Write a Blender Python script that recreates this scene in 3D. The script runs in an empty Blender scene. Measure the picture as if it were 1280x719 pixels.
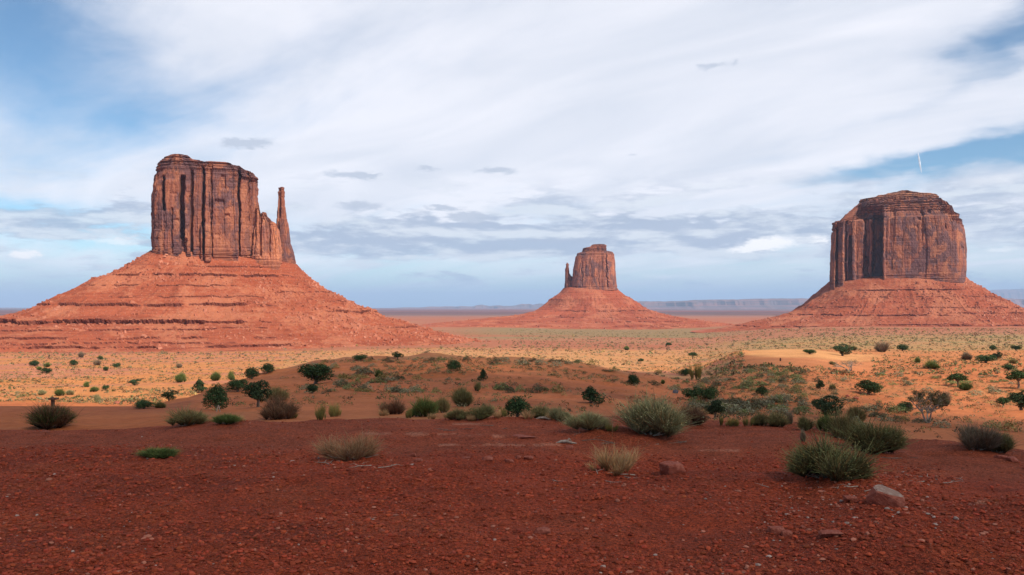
import bpy, bmesh, math, random
import numpy as np
from mathutils import Vector, Matrix

random.seed(7)
RNG = np.random.default_rng(7)
scene = bpy.context.scene
COL = scene.collection

# ------------------------------------------------------------------ camera
F = 1108.0          # focal length in photo pixels (1280 wide)
HOR = 382.0         # eye level row in the photo
EYE = 1.8
cam_data = bpy.data.cameras.new("camera")
cam = bpy.data.objects.new("camera", cam_data)
COL.objects.link(cam)
cam.location = (0, 0, EYE)
cam.rotation_euler = (math.radians(90), 0, 0)
cam_data.sensor_width = 36
cam_data.lens = 36 * F / 1280
cam_data.shift_y = (HOR - 359.5) / 1280
cam_data.clip_start = 0.1
cam_data.clip_end = 250000
scene.camera = cam

# ------------------------------------------------------------------ exposure
scene.view_settings.view_transform = 'Standard'
scene.view_settings.look = 'None'
scene.view_settings.gamma = 1
scene.view_settings.exposure = 0.45
scene.view_settings.use_curve_mapping = False

# ------------------------------------------------------------------ sun
SUN_EL = math.radians(45)
SUN_AZ = math.radians(136)       # clockwise from +Y (view axis) : behind, right
SUN = Vector((math.sin(SUN_AZ) * math.cos(SUN_EL), math.cos(SUN_AZ) * math.cos(SUN_EL), math.sin(SUN_EL)))
sl = bpy.data.lights.new("sun", 'SUN')
sl.energy = 5.0
sl.angle = math.radians(0.53)
sl.color = (1.0, 0.93, 0.82)
so = bpy.data.objects.new("sun", sl)
COL.objects.link(so)
so.rotation_euler = (-SUN).to_track_quat('-Z', 'Y').to_euler()
so.location = (50, -50, 100)


# ------------------------------------------------------------------ node helper
class NT:
    def __init__(self, tree):
        self.t = tree
        tree.nodes.clear()

    def n(self, typ, **kw):
        nd = self.t.nodes.new(typ)
        for k, v in kw.items():
            setattr(nd, k, v)
        return nd

    def put(self, sock, v):
        if isinstance(v, bpy.types.NodeSocket):
            self.t.links.new(v, sock)
        elif isinstance(v, (tuple, list)) and len(v) == 3 and sock.type == 'RGBA':
            sock.default_value = (*v, 1)
        else:
            sock.default_value = v

    def m(self, op, a, b=0.0, c=0.0, clamp=False):
        nd = self.n('ShaderNodeMath', operation=op, use_clamp=clamp)
        self.put(nd.inputs[0], a)
        self.put(nd.inputs[1], b)
        self.put(nd.inputs[2], c)
        return nd.outputs[0]

    def ramp(self, v, a, b, lo=0.0, hi=1.0, smooth=True):
        nd = self.n('ShaderNodeMapRange', interpolation_type='SMOOTHSTEP' if smooth else 'LINEAR')
        self.put(nd.inputs[0], v)
        for i, q in enumerate((a, b, lo, hi)):
            nd.inputs[1 + i].default_value = q
        return nd.outputs[0]

    def mix(self, f, a, b, mode='MIX'):
        nd = self.n('ShaderNodeMix', data_type='RGBA', blend_type=mode)
        nd.clamp_factor = True
        self.put(nd.inputs[0], f)
        self.put(nd.inputs[6], a)
        self.put(nd.inputs[7], b)
        return nd.outputs[2]

    def xyz(self, x, y, z):
        nd = self.n('ShaderNodeCombineXYZ')
        for i, q in enumerate((x, y, z)):
            self.put(nd.inputs[i], q)
        return nd.outputs[0]

    def sep(self, v):
        nd = self.n('ShaderNodeSeparateXYZ')
        self.put(nd.inputs[0], v)
        return nd.outputs

    def vm(self, op, a, b):
        nd = self.n('ShaderNodeVectorMath', operation=op)
        self.put(nd.inputs[0], a)
        self.put(nd.inputs[1], b)
        return nd.outputs[0]

    def noise(self, v, scale=1.0, detail=4.0, rough=0.55, dist=0.0, dim='3D'):
        nd = self.n('ShaderNodeTexNoise', noise_dimensions=dim)
        self.put(nd.inputs['Vector'], v)
        nd.inputs['Scale'].default_value = scale
        nd.inputs['Detail'].default_value = detail
        nd.inputs['Roughness'].default_value = rough
        nd.inputs['Distortion'].default_value = dist
        return nd.outputs[0]

    def vor(self, v, scale=1.0, feature='F1', rnd=1.0):
        nd = self.n('ShaderNodeTexVoronoi', feature=feature)
        self.put(nd.inputs['Vector'], v)
        nd.inputs['Scale'].default_value = scale
        nd.inputs['Randomness'].default_value = rnd
        return nd.outputs


# ------------------------------------------------------------------ sky
world = bpy.data.worlds.new("World")
scene.world = world
world.use_nodes = True


def build_sky():
    k = NT(world.node_tree)
    d = k.n('ShaderNodeTexCoord').outputs['Generated']
    x, y, z = k.sep(d)[:3]
    az = k.m('ARCTAN2', x, y)
    el = k.m('ARCSINE', z)
    sky = k.n('ShaderNodeTexSky', sky_type='NISHITA')
    sky.sun_disc = False
    sky.sun_elevation = SUN_EL
    sky.sun_rotation = SUN_AZ
    sky.altitude = 1600
    sky.air_density = 1.0
    sky.dust_density = 0.6
    sky.ozone_density = 2.0
    blue = k.mix(1.0, sky.outputs[0], (1.0, 1.22, 1.26), 'MULTIPLY')

    def ang(px, py):
        a = math.atan((px - 640) / F)
        return a, math.atan((HOR - py) / F * math.cos(a))

    # a little wobble so that the placed features never look round
    wv = k.xyz(k.m('MULTIPLY', az, 9), k.m('MULTIPLY', el, 22), 0.0)
    w1 = k.m('SUBTRACT', k.noise(wv, 1.0, 4), 0.5)
    w2 = k.m('SUBTRACT', k.noise(k.vm('ADD', wv, (17, 3, 5)), 1.0, 4), 0.5)
    wob_a = k.m('ADD', az, k.m('MULTIPLY', w1, 0.16))
    wob_e = k.m('ADD', el, k.m('MULTIPLY', w2, 0.055))
    w1f = k.m('SUBTRACT', k.noise(wv, 6.0, 5, 0.65), 0.5)
    w2f = k.m('SUBTRACT', k.noise(k.vm('ADD', wv, (7, 13, 5)), 6.0, 5, 0.65), 0.5)
    fin_a = k.m('ADD', az, k.m('MULTIPLY', w1f, 0.05))
    fin_e = k.m('ADD', el, k.m('MULTIPLY', w2f, 0.014))

    def blob(px, py, wx, wy, rot=0.0, fine=False):
        a0, e0 = ang(px, py)
        A, E = (fin_a, fin_e) if fine else (wob_a, wob_e)
        da = k.m('SUBTRACT', A, a0)
        de = k.m('SUBTRACT', E, e0)
        c, s = math.cos(math.radians(rot)), math.sin(math.radians(rot))
        u = k.m('ADD', k.m('MULTIPLY', da, c * F / wx), k.m('MULTIPLY', de, s * F / wx))
        v = k.m('ADD', k.m('MULTIPLY', da, -s * F / wy), k.m('MULTIPLY', de, c * F / wy))
        r = k.m('ADD', k.m('MULTIPLY', u, u), k.m('MULTIPLY', v, v))
        return k.m('EXPONENT', k.m('MULTIPLY', r, -1.0))

    def total(items, fine=False):
        acc = None
        for it in items:
            b = k.m('MULTIPLY', blob(*it[:5], fine=fine), it[5])
            acc = b if acc is None else k.m('ADD', acc, b)
        return acc

    # high cirrus veil on a plane, streaked along one wind direction
    zz = k.m('ADD', k.m('MAXIMUM', z, 0.0), 0.13)
    th = math.radians(-42)
    px_, py_ = k.m('DIVIDE', x, zz), k.m('DIVIDE', y, zz)
    along = k.m('ADD', k.m('MULTIPLY', px_, math.sin(th)), k.m('MULTIPLY', py_, math.cos(th)))
    perp = k.m('SUBTRACT', k.m('MULTIPLY', px_, math.cos(th)), k.m('MULTIPLY', py_, math.sin(th)))
    st = k.xyz(k.m('MULTIPLY', along, 0.42), perp, 1.3)
    n1 = k.noise(st, 1.5, 7, 0.55, 0.7)
    n2 = k.noise(k.vm('ADD', st, (4, 9, 2)), 5.0, 6, 0.6, 0.5)
    n3 = k.noise(k.xyz(px_, py_, 0.0), 0.5, 4, 0.5)
    gaps = total([(-20, 5, 190, 100, -25, 0.85), (0, 262, 150, 14, -4, 0.75), (40, 150, 200, 40, 10, 0.30),
                  (1220, 192, 130, 17, 8, 1.0), (1275, 58, 75, 20, 25, 0.40), (1300, 5, 100, 42, 30, 0.55), (1080, 215, 90, 10, 6, 0.4),
                  (1290, 175, 60, 25, 0, 0.5), (150, 300, 150, 16, 0, 0.45), (700, 262, 170, 12, 0, 0.20),
                  (430, 45, 150, 30, 20, 0.16), (960, 190, 130, 14, 8, 0.16), (1190, 115, 120, 10, 20, 0.12)])
    veil = k.m('ADD', k.m('MULTIPLY', k.m('SUBTRACT', n1, 0.5), 1.1), k.m('MULTIPLY', k.m('SUBTRACT', n2, 0.5), 0.42))
    veil = k.m('ADD', k.m('ADD', veil, 0.92), k.m('MULTIPLY', k.m('SUBTRACT', n3, 0.5), 0.28))
    low = k.ramp(el, 0.02, 0.12, 0.42, 0.0)
    veil = k.m('SUBTRACT', k.m('SUBTRACT', veil, gaps), low, clamp=False)
    veil = k.m('MULTIPLY', k.ramp(veil, -0.05, 0.95), 0.95)
    # the veil thins out overhead and behind the viewer
    veil = k.m('MULTIPLY', veil, k.m('MULTIPLY', k.ramp(y, -0.25, 0.35, 0.25, 1.0), k.ramp(el, 0.5, 0.95, 1.0, 0.2)))
    shade = k.ramp(k.noise(k.vm('ADD', st, (1, 5, 7)), 2.2, 5, 0.5, 0.6), 0.35, 0.72)
    white = k.mix(shade, (9.9, 9.95, 10.7), (8.0, 8.4, 9.4))
    c = k.mix(veil, blue, white)

    # low flat layered clouds above the horizon
    q = k.xyz(k.m('MULTIPLY', az, 9.0), k.m('MULTIPLY', el, 40.0), 2.0)
    b1 = k.noise(q, 1.0, 9, 0.62, 0.12)
    band = k.m('MULTIPLY', k.ramp(el, 0.004, 0.03), k.ramp(el, 0.095, 0.16, 1.0, 0.0))
    hot = total([(580, 297, 320, 17, 0, 0.27), (880, 290, 200, 15, 0, 0.20), (900, 222, 210, 12, -2, 0.20),
                 (1000, 315, 170, 14, 0, 0.06), (60, 295, 160, 26, 0, 0.07), (1260, 240, 130, 40, 0, 0.06),
                 (1230, 300, 120, 30, 0, 0.08), (400, 222, 90, 8, 0, 0.05)])
    body = k.ramp(k.m('ADD', b1, hot), 0.50, 0.62)
    body = k.m('MULTIPLY', k.m('MULTIPLY', body, band), 0.85)
    b2 = k.noise(k.vm('ADD', q, (0.0, -0.45, 0.0)), 1.0, 9, 0.62, 0.12)
    lit = k.ramp(k.m('SUBTRACT', b1, b2), -0.06, 0.16)
    under = k.mix(lit, (4.3, 5.2, 6.8), (8.0, 8.6, 9.4))
    c = k.mix(body, c, under)
    # bright sunlit cloud tops
    br = total([(965, 303, 40, 9, 0, 0.9), (930, 312, 30, 5, 0, 0.6), (1030, 300, 16, 7, 0, 0.6), (150, 302, 50, 7, 0, 0.55),
                (28, 318, 18, 6, 0, 0.85), (1240, 225, 80, 14, 3, 0.45), (1250, 312, 26, 6, 0, 0.5), (110, 285, 60, 9, 0, 0.3),
                (800, 345, 40, 5, 0, 0.3), (835, 347, 30, 5, 0, 0.35)], True)
    c = k.mix(k.ramp(br, 0.25, 0.8), c, (11.4, 11.3, 11.4))
    # small dark drifting scraps
    dk = total([(307, 179, 34, 7, 5, 0.8), (590, 272, 26, 7, 0, 0.9), (552, 260, 22, 4, 0, 0.7), (890, 82, 22, 5, 0, 0.5),
                (919, 76, 6, 5, 0, 0.4), (450, 257, 34, 7, 0, 0.6), (430, 218, 36, 5, 0, 0.55), (535, 211, 18, 3, 0, 0.5),
                (620, 213, 34, 5, 0, 0.55), (790, 195, 9, 3, 0, 0.4), (460, 220, 16, 4, 0, 0.5), (945, 270, 14, 3, 0, 0.4)], True)
    c = k.mix(k.m('MULTIPLY', k.ramp(dk, 0.15, 0.55), 0.85), c, (5.6, 6.3, 7.6))
    # pale horizon air
    c = k.mix(k.ramp(el, -0.01, 0.055, 0.85, 0.0), c, (2.9, 4.8, 6.9))
    bg = k.n('ShaderNodeBackground')
    k.put(bg.inputs[0], c)
    bg.inputs[1].default_value = 0.073
    out = k.n('ShaderNodeOutputWorld')
    k.t.links.new(bg.outputs[0], out.inputs[0])


build_sky()


# ------------------------------------------------------------------ numeric helpers
def _hash(ix, iy, iz, seed):
    h = (ix.astype(np.int64) * 374761393 + iy.astype(np.int64) * 668265263 + iz.astype(np.int64) * 2147483647 + seed * 1274126177) & 0xFFFFFFFF
    h = ((h ^ (h >> 13)) * 1274126177) & 0xFFFFFFFF
    h = (h ^ (h >> 16)) & 0xFFFFFF
    return h / float(0xFFFFFF)


def vnoise(x, y, z=None, seed=0):
    x, y = np.broadcast_arrays(np.asarray(x, float), np.asarray(y, float))
    z = np.zeros_like(x) if z is None else np.broadcast_to(np.asarray(z, float), x.shape)
    ix, iy, iz = np.floor(x), np.floor(y), np.floor(z)
    fx, fy, fz = x - ix, y - iy, z - iz
    fx, fy, fz = [f * f * f * (f * (f * 6 - 15) + 10) for f in (fx, fy, fz)]
    flat = not np.any(z)
    r = 0
    for a in (0, 1):
        wx = fx if a else 1 - fx
        for b in (0, 1):
            wy = fy if b else 1 - fy
            if flat:
                r = r + wx * wy * _hash(ix + a, iy + b, iz, seed)
            else:
                for c in (0, 1):
                    wz = fz if c else 1 - fz
                    r = r + wx * wy * wz * _hash(ix + a, iy + b, iz + c, seed)
    return r * 2 - 1


def fbm(x, y, z=None, o=4, seed=0, g=0.5):
    r, a, f = 0, 1.0, 1.0
    for i in range(o):
        r = r + a * vnoise(np.asarray(x) * f, np.asarray(y) * f, None if z is None else np.asarray(z) * f, seed + i * 31)
        a *= g
        f *= 2.03
    return r


def sstep(a, b, x):
    t = np.clip((np.asarray(x, float) - a) / (b - a), 0, 1)
    return t * t * (3 - 2 * t)


def pchip(xk, yk, x):
    xk, yk = np.asarray(xk, float), np.asarray(yk, float)
    h = np.diff(xk)
    dl = np.diff(yk) / h
    m = np.zeros_like(yk)
    for i in range(1, len(xk) - 1):
        if dl[i - 1] * dl[i] > 0:
            w1, w2 = 2 * h[i] + h[i - 1], h[i] + 2 * h[i - 1]
            m[i] = (w1 + w2) / (w1 / dl[i - 1] + w2 / dl[i])
    m[0], m[-1] = dl[0], dl[-1]
    x = np.clip(x, xk[0], xk[-1])
    i = np.clip(np.searchsorted(xk, x) - 1, 0, len(h) - 1)
    t = (x - xk[i]) / h[i]
    return ((1 + 2 * t) * (1 - t) ** 2 * yk[i] + t * (1 - t) ** 2 * h[i] * m[i]
            + t * t * (3 - 2 * t) * yk[i + 1] + t * t * (t - 1) * h[i] * m[i + 1])


def mesh_from(name, verts, faces, cols=None, smooth=False, mats=None):
    """faces: array (n,3|4), or list of such arrays."""
    if not isinstance(faces, list):
        faces = [faces]
    me = bpy.data.meshes.new(name)
    verts = np.ascontiguousarray(verts, np.float32)
    me.vertices.add(len(verts))
    me.vertices.foreach_set('co', verts.ravel())
    loops = np.concatenate([f.ravel() for f in faces]).astype(np.int32)
    sizes = np.concatenate([np.full(len(f), f.shape[1], np.int32) for f in faces])
    starts = np.concatenate([[0], np.cumsum(sizes)[:-1]]).astype(np.int32)
    me.loops.add(len(loops))
    me.loops.foreach_set('vertex_index', loops)
    me.polygons.add(len(sizes))
    me.polygons.foreach_set('loop_start', starts)
    me.polygons.foreach_set('use_smooth', np.full(len(sizes), smooth, bool))
    if cols is not None:
        at = me.color_attributes.new('col', 'FLOAT_COLOR', 'POINT')
        c = np.ones((len(verts), 4), np.float32)
        c[:, :3] = cols
        at.data.foreach_set('color', c.ravel())
    me.update(calc_edges=True)
    me.validate()
    for m in (mats or []):
        me.materials.append(m)
    return me


def grid_faces(nr, nc, wrap=False):
    i = np.arange(nr - 1)[:, None] * nc
    j = np.arange(nc if wrap else nc - 1)[None, :]
    j2 = (j + 1) % nc
    return np.stack([i + j, i + j2, i + nc + j2, i + nc + j], -1).reshape(-1, 4)


def link(name, me, parent=None, loc=None):
    o = bpy.data.objects.new(name, me)
    COL.objects.link(o)
    if parent is not None:
        o.parent = parent
    if loc is not None:
        o.location = loc
    return o


def tag(o, label=None, cat=None, group=None, kind=None):
    for k_, v in (('label', label), ('category', cat), ('group', group), ('kind', kind)):
        if v:
            o[k_] = v
    return o


# ------------------------------------------------------------------ terrain
# for each photo column: (distance m, row of the photo where the ground lies)
NEAR = [(0.3, None, 0.0), (2.0, None, -0.02), (4.0, None, -0.05)]
FARC = [(3200, 403.5), (6000, 394.5), (12000, 389.0), (30000, 386.0), (70000, 384.8)]
COLS = {
    0: [(6.2, 719), (8, 646), (10, 590), (11.6, 562.5), (13, 557), (15, 547), (17, 539), (20, 580), (27, 556), (31, 542), (38, 524), (45, 512), (50, 507.5), (57, 520), (90, 522), (150, 505), (250, 479), (420, 456.5), (900, 442), (1500, 424)],
    150: [(6.2, 719), (8, 646), (10, 590), (11.6, 563), (13, 556), (15, 545), (17, 536), (20, 572), (27, 548), (31, 536), (38, 522), (45, 512), (50, 508), (57, 519), (90, 522), (150, 505), (250, 478), (420, 456), (900, 442), (1500, 424)],
    215: [(6.2, 719), (8, 646), (10, 590), (11.6, 563), (13, 555), (15, 542), (17, 531), (20, 560), (27, 540), (31, 530), (38, 519), (45, 511), (55, 505), (66, 506), (95, 515), (150, 502), (250, 477), (420, 456), (900, 441.5), (1500, 424)],
    270: [(6.2, 719), (8, 646), (10, 590), (11.6, 565), (13, 552), (15, 537), (16.5, 527), (20, 552), (27, 536), (35, 525), (48, 513), (62, 500), (85, 484), (98, 481), (115, 492), (160, 497), (250, 476), (420, 456), (900, 441.5), (1500, 424)],
    330: [(6.2, 719), (8, 646), (10, 590), (11.6, 567), (13, 550), (14.5, 536), (16, 526), (20, 548), (27, 534), (35, 524), (50, 508), (75, 488), (100, 470), (118, 465.5), (135, 470), (180, 486), (260, 472), (420, 455), (900, 441), (1500, 424)],
    450: [(6.2, 719), (8, 646), (10, 592), (11.6, 569), (13, 549), (14.5, 533), (15.8, 524), (19, 545), (26, 531), (34, 521), (48, 505), (70, 484), (100, 460), (122, 450), (138, 449), (165, 458), (260, 462), (420, 451.5), (900, 438.5), (1500, 424), (2300, 411.5)],
    600: [(6.2, 719), (8, 646), (10, 594), (11.6, 570), (13, 550), (15, 532), (16.5, 521.5), (20, 541), (27, 529), (35, 519), (50, 502), (70, 483), (95, 461), (118, 449), (134, 446.5), (165, 454), (260, 456), (420, 447), (700, 441), (1000, 433), (1600, 421), (2400, 411)],
    700: [(6.2, 719), (8, 646), (10, 595), (11.6, 572), (13, 552), (15, 534), (16.8, 522), (20, 542), (27, 530), (35, 520), (52, 502), (75, 482), (100, 464), (124, 453.5), (140, 452), (170, 458), (300, 455), (500, 445), (900, 436), (1500, 423), (2400, 411.5)],
    790: [(6.2, 719), (8, 646), (10, 595), (11.6, 573), (13, 554), (15, 537), (17, 523), (21, 543), (28, 532), (36, 524), (55, 508), (80, 491), (110, 475), (130, 468.5), (150, 467), (185, 470), (270, 464), (420, 453), (700, 442), (1200, 429), (2400, 412)],
    870: [(6.2, 719), (8, 646), (10, 595), (11.6, 573), (13, 555), (15, 540), (17, 526), (21, 548), (28, 537), (36, 528), (60, 512), (90, 499), (130, 485), (180, 472), (250, 462), (420, 452), (700, 440.5), (1200, 428), (2400, 412)],
    925: [(6.2, 719), (8, 646), (10, 596), (11.6, 575), (13, 556), (15, 540), (17, 527), (21, 548), (28, 538), (36, 530), (60, 512), (90, 496), (130, 477), (170, 458), (205, 446), (235, 440), (262, 438.5), (310, 446), (500, 441), (800, 433), (1200, 425), (2000, 413)],
    1000: [(6.2, 719), (8, 644), (9.2, 608), (10, 594), (11.6, 572), (13, 555), (15, 541), (16.5, 531), (21, 553), (28, 543), (36, 534), (60, 514), (90, 495), (130, 473), (170, 456), (205, 446), (240, 439), (270, 436.5), (320, 440), (500, 436), (800, 428), (1200, 419.5), (1660, 411)],
    1090: [(6.2, 719), (7.4, 657), (8.4, 615), (9, 603), (10, 598), (11.6, 582), (13, 568), (14.5, 557), (16, 548), (20, 568), (28, 553), (36, 544), (60, 520), (90, 500), (130, 477), (180, 460), (250, 448), (330, 441.5), (500, 435), (800, 426), (1200, 417), (1660, 409)],
    1200: [(6.2, 719), (7.4, 660), (8.4, 628), (9.2, 615), (10, 603), (11.6, 585), (13, 571), (14.5, 560), (15.5, 555), (20, 577), (28, 562), (36, 551), (60, 524), (90, 502), (130, 479), (180, 461), (250, 449), (330, 442), (500, 435), (800, 426), (1200, 417), (1660, 409)],
    1290: [(6.2, 719), (7.4, 660), (8.4, 630), (9.2, 616), (10, 605), (11.6, 588), (13, 576), (14.5, 567), (20, 588), (28, 568), (36, 556), (60, 527), (90, 504), (130, 480), (180, 462), (250, 450), (330, 442), (500, 435), (800, 426), (1200, 417), (1660, 409)],
}
LD = np.linspace(math.log(0.3), math.log(70000), 700)
XK = sorted(COLS)
_tab = []
for xk in XK:
    ds, zs = [a[0] for a in NEAR], [a[2] for a in NEAR]
    for d_, y_ in COLS[xk] + FARC:
        ds.append(d_)
        zs.append(EYE - d_ * (y_ - HOR) / F)
    # interpolate the slope angle (row) in log distance: keeps every knot exact
    ang = [(EYE - z) / d for z, d in zip(zs, ds)]
    _tab.append(pchip(np.log(ds), zs, LD))
_tab = np.array(_tab)
XF = np.arange(-40, 1321, 8.0)
TAB = np.array([pchip(XK, _tab[:, i], XF) for i in range(len(LD))]).T      # [x, d]
for _ in range(3):                                                            # soften across columns
    TAB[1:-1] = (TAB[:-2] + 2 * TAB[1:-1] + TAB[2:]) / 4


def photo_xd(X, Y):
    X, Y = np.asarray(X, float), np.asarray(Y, float)
    r = np.hypot(X, Y) + 1e-6
    front = Y > 0.5 * r
    d = np.where(front, Y, 0.5 * r)
    px = np.where(front, 640 + F * X / np.where(front, Y, 1), np.where(X > 0, 3000, -3000))
    return px, d


MOUNDS = []


def terrain(X, Y):
    X, Y = np.asarray(X, float), np.asarray(Y, float)
    px, d = photo_xd(X, Y)
    fx = np.clip((px - XF[0]) / 8.0, 0, len(XF) - 1.001)
    fd = np.clip((np.log(np.maximum(d, 0.3)) - LD[0]) / (LD[1] - LD[0]), 0, len(LD) - 1.001)
    ix, idd = fx.astype(int), fd.astype(int)
    tx, td = fx - ix, fd - idd
    z = (TAB[ix, idd] * (1 - tx) * (1 - td) + TAB[ix + 1, idd] * tx * (1 - td)
         + TAB[ix, idd + 1] * (1 - tx) * td + TAB[ix + 1, idd + 1] * tx * td)
    near = sstep(30, 12, d)
    z = z + near * (0.048 * fbm(X * 0.7, Y * 0.7, o=3, seed=3) + 0.016 * fbm(X * 3, Y * 3, o=4, seed=5, g=0.6))
    mid = sstep(22, 60, d) * sstep(900, 250, d)
    smooth_sand = sstep(925, 950, px) * sstep(1090, 1050, px) * sstep(165, 190, d) * sstep(330, 290, d)
    flat = sstep(240, 200, px) * sstep(24, 27, d) * sstep(60, 54, d)
    calm = np.clip(1 - smooth_sand - flat, 0.08, 1)
    hum = np.maximum(fbm(X * 0.16, Y * 0.16, o=3, seed=11), -0.2)
    z = z + mid * calm * (0.34 * hum * sstep(18, 70, d) + 0.50 * fbm(X * 0.035, Y * 0.035, o=2, seed=12) * sstep(30, 120, d))
    for mx, my, mr, mh in MOUNDS:       # sand banked up round the bigger bushes
        z = z + mh * np.exp(-((X - mx) ** 2 + (Y - my) ** 2) / (mr * mr))
    far = sstep(500, 1500, d) * sstep(9000, 3000, d)
    z = z + far * 1.6 * fbm(X * 0.006, Y * 0.006, o=4, seed=14)
    z = z + sstep(5000, 12000, d) * 9 * fbm(X * 0.0004, Y * 0.0004, o=3, seed=15)
    return z


DSAMP = np.exp(np.linspace(math.log(3), math.log(9000), 3500))


def hit(px, py):
    """where the sight line of a photo pixel meets the ground"""
    X = DSAMP * (px - 640) / F
    yt = HOR + F * (EYE - terrain(X, DSAMP)) / DSAMP
    i = int(np.argmax(yt <= py))
    if yt[i] > py:
        i = len(DSAMP) - 1
    d = DSAMP[i]
    return X[i], d, float(terrain(X[i], d))


_m = []
for mpx, mpy, mw in ((812, 544, 86), (1034, 599, 108), (739, 537, 56), (63, 536, 70), (234, 532, 52), (1095, 565, 66), (1222, 562, 60), (345, 524, 48), (577, 520, 70), (441, 574, 80)):
    hx, hd, hz = hit(mpx, mpy)
    _m.append((hx, hd + 0.1, mw * hd / F * 0.55, mw * hd / F * 0.075))
MOUNDS.extend(_m)


def hit_many(px, py):
    """vectorised: coarse search on a shared table of sight lines"""
    ds = np.exp(np.linspace(math.log(3), math.log(6000), 700))
    cols = np.arange(-40, 1321, 4.0)
    gx, gd = np.meshgrid((cols - 640) / F, ds, indexing='ij')
    yt = HOR + F * (EYE - terrain(gx * gd, gd)) / gd
    low = np.minimum.accumulate(yt, axis=1)
    ci = np.clip(np.round((px + 40) / 4).astype(int), 0, len(cols) - 1)
    i = np.array([np.searchsorted(-low[c], -y) for c, y in zip(ci, py)])
    ok = i < len(ds)
    d = ds[np.minimum(i, len(ds) - 1)]
    return d * (px - 640) / F, d, ok


def ground_colour(X, Y):
    px, d = photo_xd(X, Y)
    row = HOR + F * (EYE - terrain(X, Y)) / np.maximum(d, 0.3)

    def C(*c):
        return np.array(c)[None, :]

    def over(c, m, new):
        m = np.clip(m, 0, 1)[:, None]
        return c * (1 - m) + new * m

    n1 = fbm(X * 0.03, Y * 0.03, o=4, seed=21)
    n2 = fbm(X * 0.22, Y * 0.22, o=3, seed=22)
    n3 = fbm(X * 1.6, Y * 1.6, o=3, seed=23)
    nf = fbm(X * 0.0022, Y * 0.006, o=4, seed=24)
    # dune sand
    c = np.repeat(C(0.50, 0.150, 0.052), len(X), 0)
    c = over(c, sstep(-0.2, 0.8, n2) * 0.5, C(0.42, 0.112, 0.042))
    c = over(c, sstep(0.1, 0.9, n1 + 0.4 * n2) * 0.35, C(0.40, 0.19, 0.075))
    # sunlit valley floor: ochre sand, pink clay, dry yellow grass
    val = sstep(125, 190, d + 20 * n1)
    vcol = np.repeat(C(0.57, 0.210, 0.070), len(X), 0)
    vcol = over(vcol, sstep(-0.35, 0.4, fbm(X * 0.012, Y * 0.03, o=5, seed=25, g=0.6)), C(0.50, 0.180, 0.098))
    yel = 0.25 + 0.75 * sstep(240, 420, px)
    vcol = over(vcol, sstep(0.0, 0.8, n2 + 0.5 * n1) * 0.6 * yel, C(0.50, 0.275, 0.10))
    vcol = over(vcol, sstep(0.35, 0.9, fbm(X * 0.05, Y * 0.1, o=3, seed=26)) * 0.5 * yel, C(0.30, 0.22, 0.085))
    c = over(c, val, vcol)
    # right hill stays orange
    hill = sstep(880, 960, px) * sstep(30, 60, d) * sstep(700, 350, d)
    hcol = np.repeat(C(0.50, 0.155, 0.055), len(X), 0)
    hcol = over(hcol, sstep(0.0, 0.9, n2 + 0.6 * n1) * 0.45, C(0.44, 0.20, 0.075))
    hcol = over(hcol, sstep(160, 320, d) * 0.6, C(0.56, 0.22, 0.082))
    c = over(c, hill, hcol)
    # bare wind blown sand on the crest
    ed = 14 * n1 + 6 * n2
    blow = sstep(915, 955, px + ed) * sstep(1125, 1065, px + ed) * sstep(158, 178, d + ed) * sstep(315, 285, d + ed)
    c = over(c, blow, C(0.52, 0.185, 0.072))
    c = over(c, blow * sstep(196, 226, d + ed), C(0.60, 0.275, 0.105))
    # yellow grass belt beyond the dune
    belt = sstep(330, 430, px) * sstep(900, 820, px) * sstep(250, 360, d) * sstep(950, 760, d)
    c = over(c, belt * (0.45 + 0.5 * sstep(-0.4, 0.5, n1)), C(0.55, 0.260, 0.105))
    # red flats behind
    red = sstep(820, 1000, d + 150 * nf)
    rcol = np.repeat(C(0.40, 0.135, 0.068), len(X), 0)
    rcol = over(rcol, sstep(0.0, 0.8, nf) * 0.5, C(0.42, 0.19, 0.10))
    c = over(c, red, rcol)
    green = sstep(1500, 1750, d + 250 * nf) * sstep(2600, 2350, d) * sstep(520, 640, px) * sstep(960, 860, px)
    c = over(c, green * 0.7, C(0.24, 0.195, 0.085))
    green2 = sstep(400, 600, d + 160 * nf) * sstep(1450, 1150, d + 250 * nf) * sstep(840, 960, px)
    c = over(c, green2 * (0.55 + 0.35 * sstep(-0.3, 0.5, n1)), C(0.36, 0.23, 0.095))
    # far plain
    far = sstep(4200, 7000, d)
    f2 = fbm(X * 0.00012 + 3, Y * 0.0005, o=4, seed=27)
    fcol = np.repeat(C(0.22, 0.085, 0.070), len(X), 0)
    fcol = over(fcol, sstep(-0.1, 0.5, f2), C(0.11, 0.066, 0.060))
    fcol = over(fcol, sstep(0.45, 0.9, fbm(X * 0.0001, Y * 0.0009 + 7, o=3, seed=28)), C(0.24, 0.14, 0.115))
    c = over(c, far, fcol)
    # bluff in front
    bl = sstep(19.5, 18.0, d + 0.6 * n3)
    bcol = np.repeat(C(0.305, 0.050, 0.0190), len(X), 0)
    bcol = over(bcol, sstep(-0.2, 0.5, fbm(X * 0.5, Y * 1.1, o=4, seed=41, g=0.6)) * 0.75, C(0.225, 0.040, 0.018))
    bcol = over(bcol, sstep(0.1, 0.9, fbm(X * 0.9, Y * 0.9, o=3, seed=29)) * 0.5, C(0.325, 0.068, 0.025))
    ter = sstep(11.2, 12.4, d + 0.25 * n3 - 1.6 * sstep(1060, 1140, px) * -1)
    tcol = np.repeat(C(0.300, 0.064, 0.026), len(X), 0)
    tcol = over(tcol, sstep(-0.2, 0.8, n3 + n2) * 0.5, C(0.270, 0.050, 0.020))
    bcol = over(bcol, ter, tcol)
    slab = np.zeros(len(X))
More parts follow.
